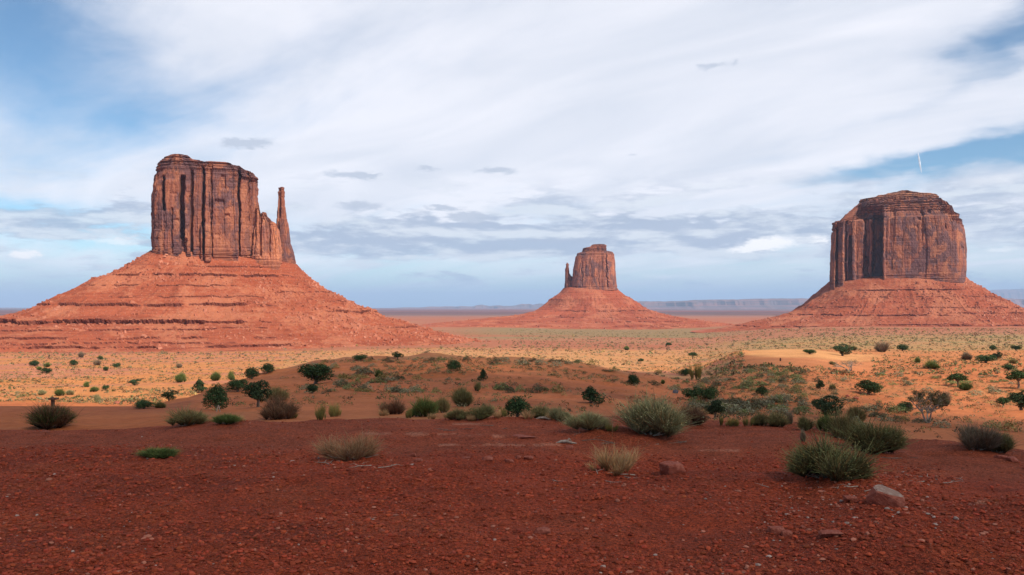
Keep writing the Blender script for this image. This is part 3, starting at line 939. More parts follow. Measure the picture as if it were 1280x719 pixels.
def west_mitten():
    D = 1240.0
    S = D / F
    yc = D + 42
    root = root_at('sandstone_butte', (280 - 640) / F * yc, yc, -45, 'broad red butte with a thin rock spire standing at its right edge', 'butte', 'red sandstone buttes')
    o = tuple(root.location)
    mat = cliff_material('mitten_cliff', 0.85, (0.88, 0.86, 0.90), zlow=122, ztop=255)
    cl = cliff_mesh('cliff', D, [(194, 206), (199, 203), (205, 200), (214, 198), (222, 196), (240, 194), (256, 192), (300, 193), (345, 193)],
                    [(194, 300), (205, 312), (212, 319), (218, 321), (235, 321.5), (262, 322), (300, 323), (330, 325), (345, 325)],
                    [(186, 206), (198, 204), (202, 199.5), (208, 197.5), (214, 194.5), (224, 193.5), (236, 195), (242, 200), (250, 200.5), (256, 202.5), (262, 201),
                     (272, 201), (284, 201), (292, 204), (299, 205), (305, 209.5), (314, 211.5), (319, 214), (324, 219), (332, 224)],
                    345, 44, 101, mat,
                    feats=[(206, 209.5, 222, 264, -14), (193, 206, 226, 330, 2), (209, 227, 226, 330, 2.5), (227.5, 232.8, 222, 300, -16), (230, 236, 300, 330, -6), (240, 243, 215, 318, -10),
                           (233, 240, 232, 330, 4), (243, 255, 226, 330, 2.0), (254, 256.5, 210, 318, -12), (257, 264, 220, 330, 7), (252, 265, 283, 330, 6), (266, 298, 206, 330, 5),
                           (297.5, 300.5, 212, 262, -14), (298, 300, 262, 325, -10), (300, 311, 216, 330, 0), (311, 324, 222, 330, -3), (276, 282, 219, 236, -3), (268, 280, 250, 257, -3.5), (280, 286, 268, 271, -3), (262, 275, 293, 295, -2), (215, 224, 243, 245, -2.5), (216, 226, 276, 278, -2.5), (217, 219, 262, 318, -4), (310, 312, 214, 275, -5)],
                    big=(18, 40, 1.2, 2.4), mid=(6, 15, 0.7, 1.1), origin=o, pc=280, cap=0.90, yc=yc, low=0.26)
    link('cliff', cl, root)
    mat2 = cliff_material('pale_shoulder_rock', -0.6, (1.28, 1.28, 1.22), zlow=110, ztop=190)
    sh = cliff_mesh('shoulder_rock', D, [(250, 322), (256, 320), (268, 318), (285, 316), (345, 312)], [(250, 324), (262, 334), (270, 341), (280, 347), (300, 351), (345, 354)],
                    [(310, 258), (319, 256), (321.5, 253), (324, 254), (326, 266), (327.5, 263), (330, 262), (333, 263.5), (334.5, 268), (338, 271), (340, 274), (345, 276), (352, 279)],
                    345, 24, 140, mat2, feats=[(325, 327, 262, 320, -5), (336, 338, 274, 322, -3)], nu=420, nv=150, big=(6, 14, 1.0, 2.0), mid=(2.5, 6, 0.7, 1.2),
                    origin=o, pc=280, cap=0.9, capamp=.5, yc=D + 20, low=0.32, power=2.6)
    link('shoulder_rock', sh, root)
    th = cliff_mesh('spire', D, [(226, 349.6), (232, 348.6), (250, 348.4), (270, 347.4), (285, 347), (345, 345)],
                    [(226, 357), (232, 358), (250, 358.2), (262, 359), (272, 360.5), (281, 363), (300, 365), (315, 369), (329, 371.5), (345, 373)],
                    [(340, 229), (349, 228.5), (352, 227.8), (356, 228), (360, 230), (366, 231)],
                    345, 12.5, 160, mat, nu=260, nv=200, big=(5, 9, 0.3, 0.9), mid=(2, 5, 0.25, 0.6), origin=o, pc=280, cap=0.86, capamp=0.35, yc=D + 30, low=0.24, power=2.4, lowamp=0.5, small=0.6)
    link('spire', th, root)
    tm = talus_material('mitten_talus')
    talus_parts(root, D, (190, 313), (373, 327),
                [(165, 331), (140, 345), (118, 353), (100, 364), (78, 375), (60, 383.5), (40, 392), (24, 398), (0, 403), (-40, 412), (-100, 428), (-200, 450)],
                [(384, 341), (398, 352), (413, 363), (430, 372), (450, 382), (468, 388), (486, 398), (508, 403), (545, 413), (590, 424), (640, 434), (720, 450), (780, 462)],
                44, yc, [(345, 2.6, 150, 355, 1.0), (334, 1.6, 240, 330, 0.8), (381, 3.0, 60, 330, 0.9), (389.5, 3.6, 410, 480, 1.0), (399.5, 5.0, 20, 320, 1.0), (415, 2.0, -50, 330, 0.8), (423, 2.4, -50, 350, 0.7), (432, 2.0, -50, 300, 0.8), (437, 1.6, -50, 300, 0.8), (372, 1.4, 150, 330, 0.6), (407, 1.6, -50, 330, 0.8), (419, 1.4, -50, 300, 0.8), (428, 1.5, -50, 420, 0.7), (358, 1.6, 130, 300, 0.6), (365, 1.6, 330, 440, 0.6), (376, 1.5, 400, 460, 0.7), (409, 1.6, 440, 560, 0.6)],
                201, tm, -58, pc=280, rub_n=6500)


def east_mitten():
    D = 2850.0
    S = D / F
    yc = D + 75
    root = root_at('sandstone_butte', (740 - 640) / F * yc, yc, -60, 'smallest and most distant red butte standing on the plain between the two larger ones', 'butte', 'red sandstone buttes')
    o = tuple(root.location)
    mat = cliff_material('far_mitten_cliff', 0.5, (1.04, 1.0, 1.0), zlow=150, ztop=245)
    cl = cliff_mesh('cliff', D, [(312, 724), (316, 721.5), (321, 719), (335, 716.5), (357, 714.5), (372, 714)], [(312, 765), (314, 766), (318, 767.5), (326, 768.5), (344, 769.6), (361, 771), (372, 772)],
                    [(712, 317), (721, 316), (725, 315), (730, 313.5), (757, 313.2), (765, 313.8), (772, 316)], 372, 72, 301, mat,
                    feats=[(757, 758.5, 318, 360, -8), (759, 772, 314, 360, -4), (727, 728, 322, 358, -4), (738, 739, 330, 358, -3), (748, 749, 325, 358, -3), (733, 745, 322, 345, 2)],
                    nu=700, nv=120, big=(18, 45, 2.0, 3.6), mid=(8, 20, 0.5, 0.8), origin=o, pc=740, cap=0.92, capamp=1.5, yc=yc, low=0.26, lowamp=1.4)
    link('cliff', cl, root)
    cp = cliff_mesh('cap_rock', D, [(304, 737), (306.5, 736), (308.5, 729.5), (312, 728.3), (316, 728)], [(304, 755.5), (306, 757), (312, 757.6), (316, 758)],
                    [(726, 309.5), (730, 308.7), (735, 308), (738.5, 306.5), (740, 304.6), (748, 304.0), (755, 304.0), (759, 306)], 316, 34, 320, mat, nu=300, nv=50, big=(10, 24, 2, 3), mid=(5, 10, 1.2, 1.6),
                    origin=o, pc=740, cap=0.05, capamp=2.2, yc=D + 66, low=0.01)
    link('cap_rock', cp, root)
    th = cliff_mesh('spire', D, [(326, 708.4), (330, 707.4), (345, 707), (360, 706.4), (372, 706)], [(326, 710), (330, 710.8), (340, 711.4), (343.5, 713), (346, 716), (360, 719), (372, 720)],
                    [(705, 328), (709, 327.3), (711, 328.5), (713, 336), (716, 342), (722, 345)], 372, 18, 330, mat, nu=180, nv=120, big=(8, 16, 0.6, 1.6), mid=(4, 8, 0.5, 1.0), origin=o, pc=740,
                    cap=0.9, capamp=0.6, yc=D + 60, power=2.3)
    link('spire', th, root)
    tm = talus_material('far_mitten_talus', (1.0, 0.98, 1.0))
    talus_parts(root, D, (704, 360), (772, 361), [(699, 366), (690, 373), (683, 381), (672, 388), (660, 391.5), (645, 394.5), (615, 398), (575, 402), (530, 406), (480, 410), (420, 416)],
                [(781, 369), (790, 374), (800, 379.5), (811, 387), (824, 391.5), (840, 395.5), (865, 400), (900, 404.5), (940, 408.5), (1000, 414)], 72, yc,
                [(374.5, 3.2, 670, 695, 1.0), (388.5, 3.0, 700, 815, 0.8), (381, 2.6, 690, 715, 0.9), (371, 2.6, 770, 785, 0.9), (396, 2.6, 640, 820, 0.7), (401, 2.2, 620, 860, 0.7), (405, 2.0, 600, 860, 0.6), (384, 2.0, 690, 800, 0.5)],
                401, tm, -75, pc=740, nu=800, nt=200, gully=3.2, rub_n=1500, rub_size=(0.9, 3.2))


def merrick():
    D = 1960.0
    S = D / F
    yc = D + 95
    root = root_at('sandstone_butte', (1120 - 640) / F * yc, yc, -42, 'thick blocky butte with a stepped rocky cap, standing alone without any spire', 'butte', 'red sandstone buttes')
    o = tuple(root.location)
    mat = cliff_material('block_butte_cliff', 0.9, (0.98, 0.98, 1.0), zlow=118, ztop=262)
    cl = cliff_mesh('cliff', D, [(246, 1076), (251, 1074), (255, 1069), (260, 1061), (264, 1057), (269, 1054), (271, 1042), (273, 1040.5), (291, 1039), (353, 1036.5), (370, 1036)],
                    [(246, 1172), (250, 1179), (257, 1187), (262, 1188.5), (265, 1193), (270, 1196.5), (287, 1201), (309, 1203.4), (330, 1203.4), (347, 1202.6), (370, 1202)],
                    [(1030, 272), (1041, 271.5), (1051, 271), (1052.4, 271), (1052.8, 268), (1056.4, 267.5), (1056.8, 263.5), (1061.6, 262.6), (1062, 258.6), (1067.8, 257.5), (1068.2, 253.4), (1073.6, 252.4), (1074, 248.6), (1084, 247.8), (1085, 246), (1105, 245), (1130, 244), (1160, 245), (1173.6, 246.6), (1174, 249.6), (1180.8, 251.5), (1181.2, 255), (1186.8, 256.6), (1187.2, 260.4), (1191.8, 262), (1192.2, 265), (1197, 267), (1206, 272)],
                    370, 92, 501, mat,
                    feats=[(1046, 1104, 258, 372, -7), (1058, 1104, 256, 372, -8), (1070, 1104, 256, 372, -8), (1080, 1104, 262, 372, -8), (1102, 1107, 258, 372, 4), (1091, 1104, 266, 372, -26), (1087, 1092, 262, 330, 7), (1045, 1048, 280, 372, -12), (1056, 1059, 268, 372, -10), (1062, 1066, 292, 372, -12),
                           (1066, 1082, 272, 372, 5), (1080, 1086, 320, 372, -16), (1040, 1045, 275, 372, 3), (1048, 1056, 272, 372, 3), (1081, 1083, 268, 320, -7), (1150, 1152, 262, 300, -2.5), (1178, 1179, 282, 287, -7), (1146, 1150, 272, 275, -4), (1149, 1152, 264.5, 267, -5),
                           (1157, 1161, 264, 267, -5), (1144, 1147, 282, 284, -4), (1197, 1200, 309, 312, -5), (1112, 1119, 255, 300, -2)],
                    nu=950, nv=200, big=(26, 60, 1.6, 3.0), mid=(10, 24, 0.6, 0.9), origin=o, pc=1120, cap=0.855, capamp=3.4, yc=yc, low=0.22, lowamp=0.8, power=5.5, small=0.8)
    link('cliff', cl, root)
    mat2 = cliff_material('tan_cap_rock', -0.4, (1.02, 1.12, 1.08), zlow=240, ztop=262)
    cp = cliff_mesh('cap_rock', D, [(233, 1124), (237, 1105), (241, 1090), (243, 1075), (246, 1073.5), (249, 1076), (252, 1077)], [(233, 1132), (237, 1150), (239, 1167), (242, 1172), (246, 1173.4), (249, 1172), (252, 1173)],
                    [(1070, 245), (1075, 243), (1082, 242), (1094, 241.5), (1098, 239), (1106, 239), (1110, 236.5), (1120, 235.7), (1126, 233.8), (1132, 233.7), (1140, 236.5), (1146, 237), (1150, 239), (1168, 239.3), (1172, 240.5), (1176, 243)],
                    252, 58, 520, mat2, nu=420, nv=60, big=(10, 26, 3.0, 4.0), mid=(5, 11, 1.8, 2.4), origin=o, pc=1120, cap=0.05, capamp=2.8, yc=D + 88, low=0.01, power=2.8)
    link('cap_rock', cp, root)
    tm = talus_material('block_butte_talus', (0.96, 0.98, 1.0))
    talus_parts(root, D, (1034, 350), (1204, 345), [(1022, 361), (1012, 370), (1000, 379), (983, 390), (964, 396), (945, 401), (920, 407), (890, 413), (850, 420)],
                [(1213, 353), (1228, 361), (1240, 369), (1255, 377), (1266, 384), (1282, 391), (1305, 399), (1340, 408), (1390, 418)], 92, yc,
                [(362.5, 2.6, 1075, 1195, 0.95), (371, 1.8, 1090, 1250, 0.5), (393.5, 2.6, 985, 1180, 0.9), (391, 2.6, 1190, 1300, 0.7), (408, 2.0, 900, 1120, 0.8), (404, 2.2, 1100, 1300, 0.7), (384, 1.8, 1000, 1300, 0.5)],
                601, tm, -60, pc=1120, nu=1000, nt=240, gully=2.4, rub_n=3000, rub_size=(0.8, 2.9))


west_mitten()
east_mitten()
merrick()


# ------------------------------------------------------------------ far tablelands
def far_hills():
    m, k = new_mat('far_rock')
    pos = k.n('ShaderNodeNewGeometry').outputs['Position']
    n = k.noise(k.vm('MULTIPLY', pos, (0.0006, 0.0006, 0.02)), 1.0, 6, 0.65)
    c = k.mix(k.ramp(n, 0.38, 0.62), (0.20, 0.085, 0.06), (0.10, 0.06, 0.05))
    finish(k, c)
    for name, D, depth, pts, seed in (
            ('mesa', 26000, 5200, [(700, 386), (785, 383), (798, 377.5), (815, 376.2), (840, 377), (862, 376.4), (880, 375.2), (905, 374.2), (925, 374.8), (950, 373.6), (985, 373.2), (1030, 373.5), (1100, 374.5), (1200, 374), (1215, 371), (1245, 370.5), (1262, 373.5), (1300, 374.5), (1400, 376), (1460, 384), (1500, 388)], 5),
            ('mesa', 34000, 5000, [(430, 388), (470, 385.6), (520, 384.2), (560, 383.2), (590, 383), (600, 381.4), (612, 382.6), (640, 382.2), (652, 380.2), (663, 379.8), (668, 381.2), (676, 379.6), (690, 380), (740, 380.5), (790, 383), (830, 387)], 6),
            ('mesa', 34000, 4000, [(-220, 388), (-150, 384), (-60, 384.4), (0, 385), (30, 385.2), (52, 386.6), (70, 388)], 9),
            ('hills', 46000, 6000, [(1180, 384), (1215, 371), (1228, 366), (1240, 362.5), (1252, 364), (1266, 361.5), (1285, 363), (1310, 360.5), (1350, 366), (1420, 374), (1500, 384)], 7)):
        xs = np.linspace(pts[0][0], pts[-1][0], 420)
        yy = np.interp(xs, [p[0] for p in pts], [p[1] for p in pts])
        yy = yy + 0.28 * fbm(xs * 0.12, xs * 0, o=4, seed=seed)
        zt = EYE - (yy - HOR) * D / F
        zb = EYE - (388.5 - HOR) * D / F - 40
        rows = []
        for q, hgt in ((0.0, 0.0), (0.06, 0.10), (0.12, 0.22), (0.2, 0.40), (0.25, 0.55), (0.27, 0.86), (0.30, 0.96), (0.4, 1.0), (0.7, 1.0), (0.85, 0.9), (0.93, 0.4), (1.0, 0.0)):
            dd = D - depth * 0.35 + depth * q + depth * 0.10 * fbm(xs * 0.035, xs * 0 + 3, o=4, seed=seed + 1)
            z = zb + (zt - zb) * hgt * (1 if hgt in (0.0,) else 1 + 0.03 * fbm(xs * 0.2, xs * 0 + q * 7, o=3, seed=seed + 2))
            rows.append(np.stack([(xs - 640) * D / F * (1 + 0 * q), dd, z], -1))
        P = np.concatenate(rows)
        tag(link(name, mesh_from(name, P, grid_faces(len(rows), len(xs)), None, False, [m])), kind='structure')


far_hills()


# ------------------------------------------------------------------ the cloud that shades the foreground
def shade_cloud():
    m, k = new_mat('cloud_vapour')
    pos = k.n('ShaderNodeTexCoord').outputs['Object']
    n = k.noise(pos, 0.03, 5, 0.6)
    tr = k.n('ShaderNodeBsdfTransparent')
    df = k.n('ShaderNodeBsdfDiffuse')
    df.inputs[0].default_value = (0.9, 0.9, 0.9, 1)
    tl = k.n('ShaderNodeBsdfTranslucent')
    tl.inputs[0].default_value = (0.9, 0.9, 0.9, 1)
    m1 = k.n('ShaderNodeMixShader')
    m1.inputs[0].default_value = 0.5
    k.t.links.new(df.outputs[0], m1.inputs[1])
    k.t.links.new(tl.outputs[0], m1.inputs[2])
    m2 = k.n('ShaderNodeMixShader')
    thick = k.n('ShaderNodeVertexColor', layer_name='col').outputs[0]
    k.put(m2.inputs[0], k.m('MULTIPLY', k.ramp(n, 0.3, 0.7, 0.75, 1.1), thick, clamp=True))
    k.t.links.new(tr.outputs[0], m2.inputs[1])
    k.t.links.new(m1.outputs[0], m2.inputs[2])
    out = k.n('ShaderNodeOutputMaterial')
    k.t.links.new(m2.outputs[0], out.inputs[0])
    base = 1000.0
    # edge of the shade on the ground, then a far outline behind the viewer
    edge = [(-60, 62), (60, 66), (200, 74), (330, 82), (450, 84), (560, 80), (640, 92), (720, 120), (800, 152), (860, 196), (905, 216), (950, 214), (1000, 186), (1045, 120), (1110, 72), (1180, 56), (1290, 44)]
    g = [((x - 640) / F * d, d) for x, d in edge]
    g = [(-170, 20), (-110, 55)] + g + [(60, 30), (110, 5), (170, -60), (140, -160), (20, -220), (-120, -190), (-200, -80)]
    g = np.array(g)
    t = np.linspace(0, len(g), 240, endpoint=False)
    gx = np.interp(t, np.arange(len(g) + 1), np.append(g[:, 0], g[0, 0]))
    gy = np.interp(t, np.arange(len(g) + 1), np.append(g[:, 1], g[0, 1]))
    gz = terrain(gx, gy)
    rough = 1 + 0.0 * t
    kx, ky = SUN.x / SUN.z, SUN.y / SUN.z
    cx0, cy0 = gx.mean(), gy.mean() 
    cen = np.array([cx0 + kx * base, cy0 + ky * base, base])
    rows = []
    for q, h in ((0.02, 0), (0.5, -2), (0.85, -4), (1.0, 0), (1.0, 8), (0.93, 26), (0.75, 48), (0.45, 66), (0.02, 72)):
        x = cx0 + (gx - cx0) * q
        y = cy0 + (gy - cy0) * q
        z = base + h + (6 * fbm(x * 0.05, y * 0.05, o=3, seed=91) if 0 < q < 1 else 0)
        hh = base - np.where(q > 0.9, gz, 0)
        rows.append(np.stack([x + kx * hh, y + ky * hh, z * np.ones_like(x)], -1) - cen[None])
    th_ = np.repeat(np.array([0.60, 0.54, 0.42, 0.26, 0.26, 0.36, 0.46, 0.54, 0.60]), len(t))[:, None] * np.ones((1, 3))
    me = mesh_from('cloud', np.concatenate(rows), grid_faces(len(rows), len(t), True), th_, True, [m])
    tag(link('cloud', me, loc=cen), kind='structure')


shade_cloud()


# ------------------------------------------------------------------ plants (unit size: 1 wide, 1 tall, foot at origin)
def blades(P, Dv, Ln, W, c0, c1, rg, droop=0.15):
    """thin two-segment strips. P base (n,3), Dv unit direction, Ln length, W width, colours at base and tip"""
    n = len(P)
    side = np.cross(Dv, rg.normal(size=(n, 3)))
    side /= np.linalg.norm(side, axis=1, keepdims=True) + 1e-9
    mid = P + Dv * (Ln * 0.55)[:, None]
    d2 = Dv + rg.normal(size=(n, 3)) * 0.22
    d2[:, 2] -= droop
    d2 /= np.linalg.norm(d2, axis=1, keepdims=True)
    tip = mid + d2 * (Ln * 0.45)[:, None]
    w = (W / 2)[:, None]
    V = np.stack([P - side * w * 0.8, P + side * w * 0.8, mid - side * w, mid + side * w, tip - side * w * 0.3, tip + side * w * 0.3], 1)
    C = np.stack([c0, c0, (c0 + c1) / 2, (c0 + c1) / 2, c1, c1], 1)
    b = np.arange(n)[:, None] * 6
    Fc = np.concatenate([b + np.array([[0, 1, 3, 2]]), b + np.array([[2, 3, 5, 4]])])
    return V.reshape(-1, 3), C.reshape(-1, 3), Fc


def leaves(P, size, col, rg, flat=0.0):
    n = len(P)
    a = rg.normal(size=(n, 3))
    a[:, 2] *= 1 - flat
    a /= np.linalg.norm(a, axis=1, keepdims=True)
    b = np.cross(a, rg.normal(size=(n, 3)))
    b /= np.linalg.norm(b, axis=1, keepdims=True) + 1e-9
    s = np.asarray(size)[:, None]
    V = np.stack([P - a * s, P + b * s * 0.55, P + a * s, P - b * s * 0.55], 1)
    C = np.repeat(col[:, None, :], 4, 1)
    Fc = np.arange(n)[:, None] * 4 + np.arange(4)[None]
    return V.reshape(-1, 3), C.reshape(-1, 3), Fc


def join(parts):
    V, C, Fs, o = [], [], [], 0
    for v, c, f in parts:
        V.append(v)
        C.append(c)
        Fs.append(f + o)
        o += len(v)
    return np.concatenate(V), np.concatenate(C), np.concatenate(Fs)


def tube(path, radii, sides=6):
    path = np.array(path, float)
    rings = []
    for i in range(len(path)):
        t = path[min(i + 1, len(path) - 1)] - path[max(i - 1, 0)]
        t /= np.linalg.norm(t) + 1e-9
        u = np.cross(t, [0.3, 0.9, 0.2])
        u /= np.linalg.norm(u) + 1e-9
        w = np.cross(t, u)
        a = np.linspace(0, 2 * math.pi, sides, endpoint=False)
        rings.append(path[i] + radii[i] * (np.cos(a)[:, None] * u + np.sin(a)[:, None] * w))
    V = np.concatenate(rings)
    return V, np.full((len(V), 3), 0.1), grid_faces(len(path), sides, True)


def jit(base, n, rg, a=0.25):
    return np.array(base)[None] * (1 + rg.uniform(-a, a, (n, 1))) * (1 + rg.uniform(-a * .3, a * .3, (n, 3)))


CACHE = {}


def juniper_parts(style, var):
    rg = np.random.default_rng(1000 + var * 17 + hash_s(style))
    limbs, lob = [], []
    if style == 'umbrella':
        foot, trunk_top = 0.0, 0.5
        limbs.append(tube([(0, 0, -0.05), (0.02, 0, 0.2), (0.0, 0.02, 0.42), (-0.05, 0, 0.6)], [0.06, 0.05, 0.045, 0.03]))
        for k_ in range(7):
            a = k_ * 0.9
            e = (0.30 * math.cos(a), 0.30 * math.sin(a), 0.66 + 0.06 * math.sin(a * 3))
            limbs.append(tube([(0, 0.01, 0.38), (e[0] * .5, e[1] * .5, 0.55), e], [0.03, 0.02, 0.01]))
            lob.append((e[0], e[1], e[2] + 0.02, 0.19, 0.15))
        lob += [(0, 0, 0.84, 0.24, 0.15), (-0.12, 0, 0.80, 0.2, 0.14), (0.36, 0.0, 0.60, 0.14, 0.10), (-0.36, 0, 0.58, 0.14, 0.1)]
        colr, npt, ls = (0.045, 0.075, 0.024), 3600, 0.034
    else:
        limbs.append(tube([(0.02, 0, -0.06), (0.0, 0.01, 0.15), (-0.03, 0, 0.4), (0.0, 0, 0.62)], [0.075, 0.06, 0.045, 0.02]))
        nl = {'dome': 9, 'cone': 8, 'ragged': 10, 'low': 10}[style]
        for k_ in range(nl):
            a = k_ * 2.4 + rg.uniform(-.4, .4)
            q = (k_ + 0.5) / nl
            if style == 'cone':
                z, r = 0.15 + 0.68 * q, 0.30 * (1 - q) + 0.03
                sz = 0.24 - 0.10 * q
            elif style == 'low':
                z, r, sz = 0.26 + 0.22 * rg.random(), 0.34 * math.sqrt(q), 0.24
            elif style == 'ragged':
                z, r, sz = 0.25 + 0.5 * rg.random(), 0.30 * math.sqrt(rg.random()), rg.uniform(0.13, 0.24)
            else:
                z, r, sz = 0.22 + 0.45 * q, 0.28 * math.sqrt(1 - q * 0.8), 0.26
            e = (r * math.cos(a), r * math.sin(a), z)
            limbs.append(tube([(0, 0, z * 0.35), (e[0] * .5, e[1] * .5, z * 0.8), e], [0.03, 0.018, 0.008], 5))
            lob.append((*e, sz, sz * 0.85))
        if style == 'dome':
            lob += [(0, 0, 0.72, 0.24, 0.26), (0.12, 0, 0.55, 0.3, 0.3)]
        if style == 'cone':
            lob += [(0, 0, 0.86, 0.10, 0.15), (0.03, 0, 0.66, 0.2, 0.22)]
        colr, npt, ls = {'dome': ((0.042, 0.068, 0.026), 5200, 0.034), 'cone': ((0.036, 0.060, 0.025), 4800, 0.032), 'ragged': ((0.045, 0.066, 0.029), 4600, 0.034), 'low': ((0.046, 0.076, 0.029), 4800, 0.034)}[style]
    w = np.array([l[3] ** 2 for l in lob])
    idx = rg.choice(len(lob), npt, p=w / w.sum())
    L = np.array(lob)[idx]
    dv = rg.normal(size=(npt, 3))
    dv /= np.linalg.norm(dv, axis=1, keepdims=True)
    rr = rg.uniform(0.45, 1.0, npt) ** 0.5 * (1 + 0.30 * vnoise(dv[:, 0] * 3 + idx * 7, dv[:, 1] * 3, dv[:, 2] * 3 + 0.5, seed=var))
    P = L[:, :3] + dv * rr[:, None] * L[:, [3, 3, 4]]
    P[:, 2] = np.maximum(P[:, 2], 0.02)
    keep = fbm(P[:, 0] * 7 + var, P[:, 1] * 7, P[:, 2] * 7 + 0.3, o=2, seed=60 + var) > (-0.45 if style == 'umbrella' else -0.62)
    P = P[keep]
    if style != 'umbrella':
        P[:, 2] *= 1.0 / max(np.percentile(P[:, 2], 99), .4)
    P[:, :2] *= 1.0 / (np.percentile(P[:, 0], 98.5) - np.percentile(P[:, 0], 1.5))
    col = jit(colr, len(P), rg, 0.35)
    v = np.clip(vnoise(P[:, 0] * 5, P[:, 1] * 5, P[:, 2] * 5 + 9.1, seed=var + 3), -1, 1)
    col = col * (1 + 0.35 * v)[:, None]
    V, C, Fc = leaves(P, rg.uniform(0.6, 1.4, len(P)) * ls, col, rg)
    crown = mesh_from('crown', V, Fc, C, False, [M_PLANT])
    tv, tc, tf = join(limbs)
    trunk = mesh_from('trunk', tv, tf, None, True, [M_BARK])
    return [('trunk', trunk), ('crown', crown)]


def hash_s(s):
    return sum((i + 3) * ord(ch) for i, ch in enumerate(s)) % 9973


# style: base colour, tip colour, blade count, blade width, spread, droop
BRUSH = {
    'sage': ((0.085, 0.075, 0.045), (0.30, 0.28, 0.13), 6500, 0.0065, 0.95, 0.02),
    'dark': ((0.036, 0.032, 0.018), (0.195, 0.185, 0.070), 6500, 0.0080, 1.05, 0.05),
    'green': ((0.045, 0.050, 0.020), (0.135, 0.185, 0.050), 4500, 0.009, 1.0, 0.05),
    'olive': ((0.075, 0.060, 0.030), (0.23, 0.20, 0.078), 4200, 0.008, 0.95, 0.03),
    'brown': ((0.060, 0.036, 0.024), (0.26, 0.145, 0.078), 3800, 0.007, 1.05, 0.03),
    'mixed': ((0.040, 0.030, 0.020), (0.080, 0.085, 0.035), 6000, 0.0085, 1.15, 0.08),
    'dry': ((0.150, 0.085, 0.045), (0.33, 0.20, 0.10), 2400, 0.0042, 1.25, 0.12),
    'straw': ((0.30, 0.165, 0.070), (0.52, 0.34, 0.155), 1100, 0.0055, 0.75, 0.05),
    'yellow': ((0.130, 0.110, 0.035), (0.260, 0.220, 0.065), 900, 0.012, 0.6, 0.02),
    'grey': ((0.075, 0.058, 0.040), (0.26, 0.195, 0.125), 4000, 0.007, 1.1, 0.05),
}


def brush_parts(style, var):
    rg = np.random.default_rng(2000 + var * 23 + hash_s(style))
    c0, c1, n, w, spread, droop = BRUSH[style]
    grass = style in ('straw', 'yellow')
    nb = 16 if grass else 9 + var % 3
    wide = 0.42 if grass else 0.36
    cen = np.stack([rg.uniform(-wide, wide, nb), rg.uniform(-wide, wide, nb) * 0.8, np.zeros(nb)], 1)
    rr0 = np.hypot(cen[:, 0], cen[:, 1])
    hgt = np.clip(1.02 - 1.1 * rr0 ** 1.6, 0.35, 1) * rg.uniform(0.48, 1.1, nb)
    lean = cen * 0.9 + rg.normal(size=(nb, 3)) * 0.12
    pw = rg.uniform(0.25, 1.0, nb)
    k_ = rg.choice(nb, n, p=pw / pw.sum())
    ang = rg.uniform(0, 2 * math.pi, n)
    tilt = spread * np.sqrt(rg.random(n)) * 0.72
    Dv = np.stack([np.sin(tilt) * np.cos(ang) + lean[k_, 0], np.sin(tilt) * np.sin(ang) + lean[k_, 1], np.cos(tilt)], 1)
    Dv /= np.linalg.norm(Dv, axis=1, keepdims=True)
    start = rg.uniform(0.0, 0.68 if not grass else 0.15, n)
    full = hgt[k_] * (0.95 - 0.40 * (tilt / max(spread, .1)) ** 2) * rg.uniform(0.68, 1.12, n)
    st = cen[k_] * 0.85 + Dv * (start * full)[:, None] * np.array([0.55, 0.55, 1.0])
    Dj = Dv + rg.normal(size=(n, 3)) * (0.12 if grass else 0.26)
    Dj[:, 2] += 0.22
    Dj /= np.linalg.norm(Dj, axis=1, keepdims=True)
    Ln = np.maximum(full * (1 - start), 0.09) * 0.95
    far_ = rg.random(n) < 0.06
    Ln = np.where(far_, Ln * rg.uniform(1.15, 1.7, n), Ln)
    tint = jit((1, 1, 1), n, rg, 0.28)
    dead = rg.random(n) < 0.14
    tint[dead] = tint[dead] * np.array([[1.35, 0.85, 0.75]])
    a0, a1 = np.array(c0)[None] * tint, np.array(c1)[None] * tint
    if style == 'mixed':
        g = (vnoise(st[:, 0] * 3.2 + 7, st[:, 1] * 3.2, st[:, 2] * 3 + .4, seed=5) > 0.12)[:, None]
        a1 = np.where(g, np.array([[0.075, 0.125, 0.030]]) * tint, np.array([[0.20, 0.11, 0.06]]) * tint)
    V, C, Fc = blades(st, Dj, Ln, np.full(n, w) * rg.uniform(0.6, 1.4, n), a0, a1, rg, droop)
    if style in ('sage', 'dark', 'green', 'mixed', 'olive'):
        tips = st + Dj * (Ln * rg.uniform(0.45, 1.0, n))[:, None]
        m2 = rg.random(n) < 0.75
        lv = leaves(tips[m2], rg.uniform(0.008, 0.018, m2.sum()), a1[m2] * rg.uniform(0.75, 1.1, (m2.sum(), 1)), rg)
        V, C, Fc = join([(V, C, Fc), lv])
    sc = 1.0 / (np.percentile(V[:, 0], 99.2) - np.percentile(V[:, 0], 0.8))
    V = V * np.array([sc, sc, 1 / np.percentile(V[:, 2], 98)])
    V[:, 2] -= 0.03
    fol = mesh_from('foliage', V, Fc, C, False, [M_PLANT])
    if style in ('straw', 'yellow'):
        return [(None, fol)]
    st_ = []
    for q in range(14):
        a, t = rg.uniform(0, 6.28), rg.uniform(0.2, 0.95) * spread
        c = cen[q % nb] * 0.85 * sc
        d = np.array([math.sin(t) * math.cos(a) * 0.6, math.sin(t) * math.sin(a) * 0.6, math.cos(t)])
        e = rg.normal(size=3) * 0.03
        st_.append(tube([c * 0.0 - [0, 0, 0.06], c * 0.5 + [0, 0, 0.01], c + d * 0.2 + e, c + d * 0.45], [0.016, 0.014, 0.010, 0.004], 5))
    v, c_, f = join(st_)
    stems = mesh_from('stems', v, f, None, True, [M_BARK if style in ('dark', 'mixed', 'brown') else M_PALEWOOD])
    return [('stems', stems), ('foliage', fol)]


